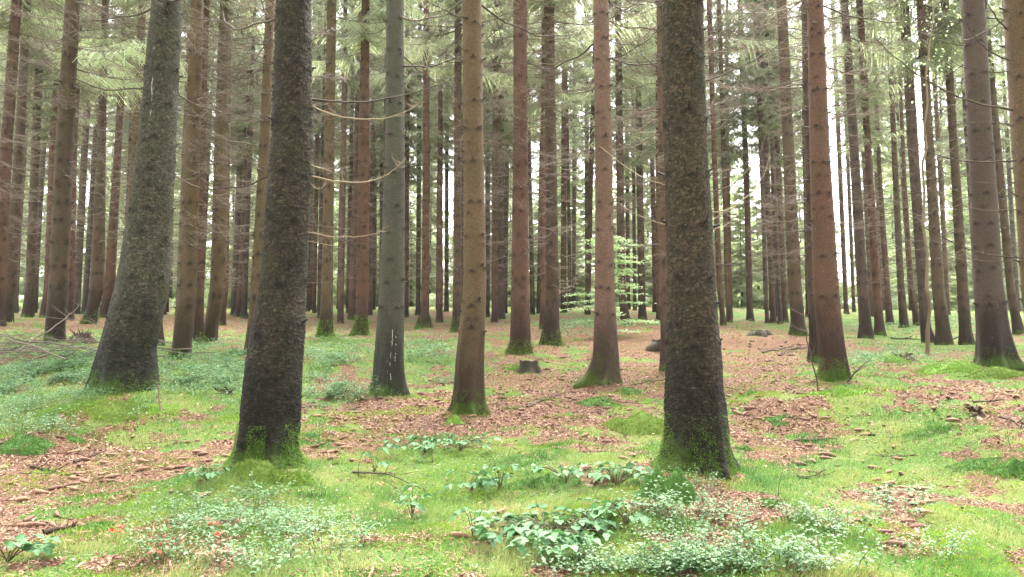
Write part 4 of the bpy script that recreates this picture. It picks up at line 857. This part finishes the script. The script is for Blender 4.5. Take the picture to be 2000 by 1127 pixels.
for px, py, rx, ry, h, dark, lab in [(1305, 975, .23, .19, .20, 1, 'round dark green moss hump leaning on the foot of the stoutest trunk'), (1045, 948, .30, .12, .09, 1, 'low dark green moss strip in the grass left of the stoutest trunk'), (1250, 832, .42, .30, .12, 0, 'large bright yellow green moss mound left of the stoutest trunk'), (1170, 788, .34, .24, .10, 1, 'green moss mound at the foot of the pinkish trunk'), (1225, 768, .20, .18, .07, 1, 'small moss tuft right of the foot of the pinkish trunk'),
        (888, 826, .15, .13, .07, 0, 'bright lime moss tuft at the left foot of the ochre trunk'), (1468, 772, .17, .16, .10, 1, 'small dark green moss ball on needle litter right of the stoutest trunk'), (1530, 825, .26, .2, .06, 1, 'flat moss cushion left of the rusty trunk in the litter'), (1640, 768, .42, .22, .09, 0, 'grassy moss collar around the rusty trunk'), (1900, 912, .32, .12, .06, 1, 'long dark moss strip on the right'),
        (1990, 925, .22, .2, .16, 1, 'dark moss mound at the right picture edge'), (1800, 850, .5, .2, .05, 1, 'wide flat moss patch on the right, above the moss strip'), (230, 805, .6, .24, .05, 0, 'bright moss on the crest of the mound under the thick curved trunk'), (130, 800, .5, .12, .07, 0, 'moss running down the root left of the thick curved trunk'), (330, 802, .34, .18, .06, 0, 'moss patch right of the mound top by the upright dry stick'),
        (1450, 880, .12, .1, .08, 1, 'small dark moss knob right of the foot of the stoutest trunk'), (180, 1035, .34, .16, .06, 1, 'green moss patch on the lower left'), (705, 655, .5, .4, .16, 0, 'bright moss around the foot of the red brown trunk'), (1010, 722, .3, .2, .08, 0, 'moss beside the low sawn stump'), (1850, 722, .6, .3, .09, 0, 'low mossy hummock left of the stout grey trunk'), (1950, 735, .5, .25, .10, 0, 'moss skirt around the foot of the stout grey trunk'),
        (1760, 708, .45, .22, .12, 0, 'mossy hummock with a brown broken top on the right'), (520, 935, .40, .14, .12, 0, 'yellow green moss skirt around the foot of the stout dark trunk'), (590, 940, .13, .12, .08, 0, 'moss lump at the right foot of the stout dark trunk'), (640, 668, .35, .3, .10, 0, 'moss around the foot of the orange brown trunk'), (1490, 985, .25, .12, .06, 1, 'dark moss on the root running right from the stoutest trunk'), (150, 862, .14, .1, .06, 1, 'tiny dark moss tuft beside the dark mound on the left'), (465, 692, .3, .2, .14, 1, 'dark moss lump right of the pitted brown trunk'), (50, 876, .36, .22, .10, 1, 'dark mossy mound under bilberry sprigs at the left edge'), (850, 862, .2, .1, .08, 1, 'dark moss hump behind the pair of brambles')]:
    p = at(px, py); tag(obj('moss_cushion', cushion(rm, rx * .85, ry * .9, h * (1.35 if px == 1305 else .62 if dark else .9), dark, 26000 if p[1] < 9 else 9000, .02 if p[1] < 9 else .03, p), None, tuple(p - np.array([0, 0, .02]))), lab, 'moss', 'moss cushions')

# ------------------------------------------------------------------ litter and cones
def litter():
    rs = np.random.default_rng(71); m = MB()
    for n, r0, r1, L0, W0 in [(170000, 3.3, 10, .020, .0022), (3500, 3.5, 14, .055, .005), (140000, 8, 34, .028, .0045)]:
        x, y, rr = rand_pts(n, r0, r1, rs=rs); z = ground(x, y); cv = cover(x, y, z); ok = (rs.random(n) > cv ** .9 * .86) & clear(x, y); x, y, z, rr = x[ok], y[ok], z[ok], rr[ok]; n = len(x)
        a = rs.random(n) * 6.283; L = L0 * (.4 + 1.1 * rs.random(n)); W_ = W0 * (.5 + rs.random(n) * 1.2); d = np.stack([np.cos(a), np.sin(a), rs.normal(size=n) * .28], -1); s = np.stack([-np.sin(a), np.cos(a), rs.normal(size=n) * .8], -1); b = np.stack([x, y, z + .004 + .008 * rs.random(n)], -1)
        V = np.stack([b - d * L[:, None] / 2 - s * W_[:, None], b - d * L[:, None] / 2 + s * W_[:, None], b + d * L[:, None] / 2 + s * W_[:, None] * .7, b + d * L[:, None] / 2 - s * W_[:, None] * .7], 1).reshape(-1, 3); m.add(V, np.arange(n)[:, None] * 4 + [0, 1, 2, 3], None, np.repeat(rs.random(n), 4))
    tag(obj('needle_litter', m.mesh('needle_litter', [M['litter']])), 'reddish brown needles, scales and twig bits strewn on the floor', 'litter', kind='stuff')
litter()
def cone_mesh(r):
    k, n = 12, 16; s = np.linspace(0, 1, n); rad = .0165 * np.sin(np.clip(s * 1.02 + .03, 0, 1) * math.pi) ** .45 * (1 - .25 * s); V = []
    for i in range(n):
        for j in range(k): a = (j + .5 * (i % 2)) * 6.283 / k; q = rad[i] * (1 + .22 * ((i + j) % 2) + .06 * r.normal()); V.append(((s[i] - .5) * .12, math.cos(a) * q, math.sin(a) * q + .006 * math.sin(s[i] * 3)))
    Q = [[i * k + j, i * k + (j + 1) % k, (i + 1) * k + (j + 1) % k, (i + 1) * k + j] for i in range(n - 1) for j in range(k)] + []
    return mesh_np('spruce_cone', V, [np.array(Q)], [M['cone']], {'v': r.random(len(V))})
CN = [cone_mesh(rm) for i in range(4)]
cz = [(150, 925, 200, 45, 36), (100, 1040, 90, 40, 9), (1760, 1000, 40, 70, 24), (740, 800, 150, 45, 44), (1080, 760, 150, 50, 36), (1480, 780, 120, 70, 40), (1900, 800, 90, 60, 10), (640, 870, 60, 30, 12), (950, 1030, 90, 50, 8), (1650, 900, 120, 60, 18), (1200, 880, 100, 30, 9), (370, 900, 80, 30, 12), (1500, 680, 150, 30, 20)]
nc = 0
for a, b, c, d_, n in cz:
    for i in range(n):
        p = at(a + rng.normal() * c * .6, b + rng.normal() * d_ * .6); s = (.85 + .35 * rng.random()) * (1 if p[1] < 12 else 1.15)
        if not clear(np.array([p[0]]), np.array([p[1]]))[0]: continue
        o = obj('spruce_cone', CN[nc % 4], None, (p[0], p[1], p[2] + .012), (rng.random() * 6, rng.normal() * .12, rng.normal() * .7 + (0 if rng.random() < .7 else 1.2)), (s, s, s)); nc += 1
        zn = 'in the bare litter at left' if a < 400 else 'on the cone trail at lower right' if a == 1760 else 'between the two stout dark trunks' if a < 1300 else 'right of the stoutest trunk'
        tag(o, 'long brown spruce cone ' + zn, 'cone', 'spruce cones ' + zn)
        

# ------------------------------------------------------------------ stump, sticks, brushwood, sapling
def stump(px, py, R, h, lab, tilt=0):
    p = at(px, py); rt = empty('tree_stump', tuple(p)); rt.rotation_euler = (tilt, tilt * .5, 0); tag(rt, lab, 'stump'); k = 40; th = np.arange(k) * 6.283 / k; m = MB()
    zs = np.array([-.1, 0, .04, .10, h * .6, h * .93, h]); fl = np.array([1.5, 1.38, 1.22, 1.1, 1.02, 1.0, .96]); V = []
    for z, f in zip(zs, fl):
        q = R * (1 + (f - 1) * (1.1 + .9 * np.cos(5 * th + 1))) * (1 + .05 * vn(np.cos(th) * 2, np.sin(th) * 2, z * 9)) ; V.append(np.stack([np.cos(th) * q, np.sin(th) * q, z + .012 * vn(np.cos(th) * 3, np.sin(th) * 3, 2) * (z >= h)], -1))
    V = np.array(V); n = len(zs); i = np.arange(n - 1)[:, None] * k; j = np.arange(k)[None]; j2 = (j + 1) % k; m.add(V.reshape(-1, 3), np.stack([i + j, i + j2, i + k + j2, i + k + j], -1).reshape(-1, 4), None, .3); obj('stump_body', m.mesh('stump_body', [M['stump']], True), rt)
    m2 = MB(); top = V[-1] + np.array([0, 0, .002]); m2.add(np.vstack([top, [[0, 0, h + .006]]]), None, [[q, (q + 1) % k, k] for q in range(k)], .9); obj('cut_face', m2.mesh('cut_face', [M['cut']]), rt)
stump(1033, 730, .165, .22, 'low dark sawn stump with a flat top on needle litter near the centre')
stump(1294, 678, .24, .16, 'small dark stump half hidden behind the left edge of the stoutest trunk')
stump(1483, 655, .2, .12, 'far low stump in the bright clearing right of the stoutest trunk')
def rotten(px, py, R, h, lab):
    p = at(px, py); r = rm; m = MB(); k = 26; nr = 12; A_, R_ = np.meshgrid(np.arange(k) * 6.283 / k, np.linspace(0, 1, nr)); sd = r.random() * 30
    x = R * R_ * np.cos(A_) * (1 + .4 * vn(A_ * 1.5, 0, sd)); y = R * R_ * np.sin(A_); z = h * (1 - R_ ** 2) * (.55 + .7 * fbm(x / R * 3, y / R * 3, sd, 3)) - .05; i = np.arange(nr - 1)[:, None] * k; j = np.arange(k)[None]; j2 = (j + 1) % k
    m.add(np.stack([x, y, z], -1).reshape(-1, 3), np.stack([i + j, i + j2, i + k + j2, i + k + j], -1).reshape(-1, 4)[:, ::-1], None, .4)
    for q in range(7):
        a = r.random() * 6.283; b = np.array([math.cos(a) * R * .5 * r.random(), math.sin(a) * R * .5 * r.random(), h * .4]); e = b + np.array([math.cos(a) * R * .5, r.normal() * R * .3, h * (.2 + .4 * r.random())]); m.tube(np.stack([b, (b + e) / 2 + r.normal(size=3) * .02, e]), [.02, .014, .005], 4, r.random())
    tag(obj('rotten_stump', m.mesh('rotten_stump', [M['rot']], False), None, tuple(p)), lab, 'rotten stump')
M['rot'] = plain('rotten_wood', (.012, .008, .005), (.075, .042, .024), .9, scale=12, bump=.02)
rotten(157, 668, .30, .26, 'ragged brown rotten stump right of the straight trunk by the brushwood'); rotten(1765, 705, .26, .18, 'broken brown wood sticking up from the mossy hummock on the right')
rotten(440, 770, .18, .12, 'small dark rotten lump in the bilberries right of the upright dry stick'); rotten(1905, 812, .12, .12, 'small dark rotten snag in the moss on the right')
def stick(px0, py0, px1, py1, rad, lab, up=0.0, lift=0.0, matn='dead', forks=3, dy=0.0, nm='fallen_stick'):
    a = at(px0, py0)
    if up:
        b = pix(px1, py1, a[1] + dy)
    else: b = at(px1, py1)
    b = b + 0; n = 14; s = np.linspace(0, 1, n)[:, None]; pts = a + (b - a) * s; L = np.linalg.norm(b - a)
    nrm = rng.normal(size=3) * .04 * L; pts = pts + np.sin(s * 3.14) * nrm + rng.normal(size=pts.shape) * .006 * L
    if not up: pts[:, 2] = np.maximum(ground(pts[:, 0], pts[:, 1]) + rad * .8 + lift * np.sin(s[:, 0] * 3.14), pts[:, 2] * 0 - 9)
    org = pts[0].copy(); m = MB(); m.tube(pts - org, rad * (1.1 - .75 * s[:, 0]), 6, .4)
    for q in range(forks):
        i = rng.integers(3, 11); d = (b - a) / L + rng.normal(size=3) * .6; d[2] = abs(d[2]) * .5; l = L * (.12 + .2 * rng.random()); m.tube(np.stack([pts[i] - org, pts[i] - org + d * l * .5, pts[i] - org + d * l + np.array([0, 0, .03])]), np.array([.5, .35, .15]) * rad, 4, .6)
    o = obj(nm, m.mesh(nm, [M[matn]], True), None, tuple(org)); tag(o, lab, 'stick'); return o
stick(1655, 748, 1700, 702, .012, 'black forked stick leaning up right of the foot of the rusty trunk', 1, nm='leaning_stick')
stick(315, 805, 310, 748, .014, 'upright pale dry stick at the right foot of the thick curved trunk', 1, 0, 'pale', 1, nm='upright_stick')
stick(690, 925, 825, 958, .008, 'dark forked twig lying in the grass right of the stout dark trunk', lift=.04, forks=5)
stick(1030, 798, 1095, 772, .016, 'dark stick lying on the litter left of the pinkish trunk')
stick(1085, 878, 1210, 886, .009, 'thin dark stick in the grass left of the stoutest trunk'); stick(60, 915, 125, 930, .015, 'brown stick in the left litter nearest the picture edge', matn='rot')
stick(145, 908, 200, 886, .015, 'thick brown stick in the litter below the dark moss tuft on the left', matn='rot'); stick(85, 1048, 160, 1030, .02, 'thick reddish stick beside the lower left moss patch', matn='rot'); stick(1552, 862, 1630, 858, .010, 'thin stick between the moss cushions right of the stoutest trunk')
stick(1790, 892, 1690, 890, .007, 'thin twig lying in the grass on the right'); stick(1955, 815, 2010, 850, .012, 'dark stick lying near the right picture edge'); stick(1560, 935, 1610, 930, .014, 'dark rotten stick in the grass right of the stoutest trunk', matn='rot'); stick(560, 800, 640, 790, .012, 'dark stick right behind the stout dark trunk'); stick(1740, 662, 1800, 665, .035, 'fallen branch lying left of the dark trunk with the running root'); stick(1850, 668, 1930, 650, .03, 'fallen branch lying behind the slender trunks on the right')
stick(1490, 690, 1560, 672, .02, 'dry branch lying in the clearing below the far stump', forks=6, lift=.05); stick(1520, 695, 1600, 682, .02, 'dry grey branch lying left of the overlapping rusty trunks', forks=6, lift=.06); stick(1900, 788, 1960, 782, .012, 'short dark stick on the moss below the stout grey trunk')
stick(1600, 760, 1565, 555, .010, 'thin dark bent stem rising left of the rusty trunk', 1, forks=3, nm='bent_stem')
# thin bare stems in the foreground
for px, py, h, lab in [(612, 770, 60, 'thin leafless sapling right behind the stout dark trunk'), (700, 935, 45, 'thin bare shoot in the grass right of the stout dark trunk'), (1520, 1000, 70, 'thin curved bare shoot right of the dry red needles'), (845, 905, 30, 'tiny bare shoot by the left bramble of the pair'), (1975, 880, 40, 'tiny bare shoot at the right picture edge')]:
    stick(px, py, px + rng.normal() * 12, py - h, .003, lab, 1, forks=4, nm='bare_shoot')

# brushwood pile on the left
def brush():
    p = at(95, 705); rt = empty('brushwood_pile', tuple(p)); tag(rt, 'tangled grey brushwood pile of dry branches at the left edge', 'brushwood'); rs = np.random.default_rng(81)
    for i in range(46):
        L = .8 + 2.2 * rs.random(); a = rs.normal() * .45 + (3.14 if rs.random() < .5 else 0); c = np.array([rs.normal() * 1.2 - .5, rs.normal() * .5, .05 + .32 * rs.random()]); b = bare_branch(rs, 6, .05 * rs.normal(), 10, .05, 1, 1, .006).mesh('branch', [M['bw']], True)
        o = obj('branch', b, rt, tuple(c - np.array([math.cos(a), math.sin(a), 0]) * L / 2), (rs.random() * 6, rs.normal() * .12, a), (L, L, L))
M['bw'] = plain('weathered_brushwood', (.07, .055, .045), (.22, .175, .14), .85)
brush()

# beech sapling with level tiers of leaves
def beech():
    p = at(1185, 636); p = np.array([pix(1192, 636, 20)[0], 20.0, 0]); p[2] = float(ground(p[:1], p[1:2])[0]); rt = empty('beech_sapling', tuple(p)); tag(rt, 'young beech with level tiers of bright green leaves behind the pinkish trunk', 'tree'); rs = np.random.default_rng(91)
    m = MB(); m.tube([(0, 0, -.1), (.05, 0, 1), (-.03, .02, 2), (0, 0, 2.7)], [.022, .017, .011, .004], 6, .4); lf = MB()
    for z0_ in (.35, .62, .95, 1.3, 1.62, 2.0, 2.35, 2.6):
        for q in range(5):
            z = z0_ + rs.normal() * .09
            a = rs.random() * 6.283; L = (1.15 - .27 * z + .15) * (.6 + .6 * rs.random()); s = np.linspace(0, 1, 6); pts = np.stack([math.cos(a) * s * L, math.sin(a) * s * L, z + .10 * s - .12 * s ** 2 + .03 * rs.normal()], -1); m.tube(pts, .006 * (1.1 - .8 * s), 4, .5, False)
            n = 80; t = .15 + .85 * rs.random(n); C = np.stack([math.cos(a) * t * L, math.sin(a) * t * L, z + .08 * t - .12 * t ** 2], -1); C[:, :2] += rs.normal(size=(n, 2)) * .12; C[:, 2] += rs.normal(size=n) * .018
            ax = rs.normal(size=(n, 3)); ax[:, 2] = -.15; ax /= np.linalg.norm(ax, axis=1)[:, None]; up = np.array([0, 0, 1.0]) + rs.normal(size=(n, 3)) * .13; up /= np.linalg.norm(up, axis=1)[:, None]; V, T, A = leafset(C, ax, up, .085 * (.7 + .5 * rs.random(n)), .05 * (.7 + .5 * rs.random(n)), rs.random(n)); lf.add(V, None, T, A)
    obj('trunk', m.mesh('beech_trunk', [M['dead']], True), rt); obj('crown', lf.mesh('beech_leaves', [M['beech']]), rt)
beech()
# pale crooked dead sapling between the two dark trunks on the right
def crooked():
    d = 15.5; pts_px = [(1811, 693), (1812, 640), (1817, 600), (1810, 560), (1812, 500), (1803, 440), (1806, 380), (1801, 320), (1810, 290), (1806, 245), (1812, 200), (1808, 150), (1815, 95), (1822, 40), (1825, -10)]
    P3 = [pix(a, b, d) for a, b in pts_px]; org = P3[0].copy(); org[2] = float(ground(np.array([org[0]]), np.array([d]))[0]); P3 = np.array(P3) - org; P3[0][2] = -.1
    tt = np.linspace(0, len(P3) - 1, 60); sm = np.stack([np.interp(tt, np.arange(len(P3)), P3[:, a]) for a in range(3)], -1); m = MB(); s = np.linspace(0, 1, 60); v = np.where(s < .2, 0, .5); m.tube(sm, .04 * (1 - .7 * s) + .01 * np.sin(s * 40) * (1 - s) * .4, 8, np.repeat(v, 8), False)
    rt = empty('dead_sapling', tuple(org)); tag(rt, 'crooked thin dead sapling with pale peeled stem between two dark trunks on the right', 'tree'); obj('trunk', m.mesh('dead_sapling_trunk', [M['pale']], True), rt)
    rs = np.random.default_rng(95)
    for i in range(14):
        k = rs.integers(28, 58); o = obj('dead_branch', BR_BARE[i % 5], rt, tuple(sm[k]), (0, -.5, rs.random() * 6.28), tuple([.5 + rs.random()] * 3))
    lf = MB(); n = 160; C = sm[rs.integers(44, 60, n)] + rs.normal(size=(n, 3)) * np.array([.5, .4, .22]); ax = rs.normal(size=(n, 3)); ax /= np.linalg.norm(ax, axis=1)[:, None]; up = np.array([0, 0, 1.0]) + rs.normal(size=(n, 3)) * .3; up /= np.linalg.norm(up, axis=1)[:, None]; V, T, A = leafset(C, ax, up, .07 * np.ones(n), .05 * np.ones(n), rs.random(n)); lf.add(V, None, T, A); obj('crown', lf.mesh('sapling_leaves', [M['beech']]), rt)
crooked()
# small dead twigs on the floor
q = 0
for a, b, c, d_, n in [(300, 900, 300, 60, 16), (800, 840, 250, 50, 16), (1150, 760, 200, 50, 14), (1500, 760, 150, 70, 16), (1800, 850, 180, 90, 12), (1000, 1000, 400, 60, 8), (500, 680, 300, 25, 10), (1650, 690, 200, 20, 8)]:
    for i in range(n):
        p = at(a + rng.normal() * c * .6, b + rng.normal() * d_ * .6); L = (.18 + .4 * rng.random() ** 2) * (1 if p[1] < 9 else 1.8)
        o = obj('dead_twig', BR_BARE[q % 5], None, (p[0], p[1], p[2] + .015), (1.57 + rng.normal() * .3, rng.normal() * .1, rng.random() * 6.28), (L, L, L)); q += 1
        zn = 'at left, before the thick curved trunk' if a < 400 else 'far back at left' if b == 680 else 'between the two stout dark trunks' if a < 1300 else 'right of the stoutest trunk'
        tag(o, 'small bare dead twig lying ' + zn, 'twig', 'small dead twigs ' + zn)
# red leaves among the bilberries
for i, (px, py) in enumerate([(415, 1045), (430, 1065), (222, 1055), (320, 1088), (240, 1050), (350, 1075), (305, 1100), (228, 1062)]):
    p = at(px, py); n = 4; rs = rm; C = np.zeros((n, 3)); ax = rs.normal(size=(n, 3)); ax[:, 2] = .1; ax /= np.linalg.norm(ax, axis=1)[:, None]; up = np.tile([0, 0, 1.0], (n, 1)) + rs.normal(size=(n, 3)) * .3; V, T, A = leafset(C, ax, up, .04 + .02 * rs.random(n), .03 + .01 * rs.random(n), rs.random(n)); m = MB(); m.add(V, None, T, A)
    tag(obj('red_leaf_sprig', m.mesh('red_leaf_sprig', [M['redleaf']]), None, (p[0], p[1], p[2] + .06)), 'small sprig of red leaves low among the bilberries ' + ('below the stout dark trunk' if px > 380 else 'at the lower left'), 'leaves', 'red leaf sprigs')
# the pale damp air of the wood
hm = bpy.data.materials.new('damp_air'); hm.use_nodes = True; ht = hm.node_tree; ht.nodes.remove(ht.nodes['Principled BSDF'])
pv = ht.nodes.new('ShaderNodeVolumePrincipled'); pv.inputs['Color'].default_value = (.93, .95, .93, 1); pv.inputs['Density'].default_value = HAZE; pv.inputs['Anisotropy'].default_value = .2
ht.links.new(pv.outputs[0], ht.nodes['Material Output'].inputs['Volume'])
hx = np.array([[x, y, z] for x in (-290, 290) for y in (-290, 290) for z in (-12, 45)], float)
tag(obj('haze', mesh_np('haze', hx, [[[0, 1, 3, 2], [4, 6, 7, 5], [0, 4, 5, 1], [2, 3, 7, 6], [0, 2, 6, 4], [1, 5, 7, 3]]], [hm])), kind='stuff')
print('objects', len(bpy.data.objects), 'cones', nc, 'ground error px', [(k, round(float((ground(np.array([foot(k)[0]]), np.array([foot(k)[1]]))[0] - pix(0, TR[k][1][0][0], TR[k][0])[2]) * F / TR[k][0]), 1)) for k in list(TR)[:24]])
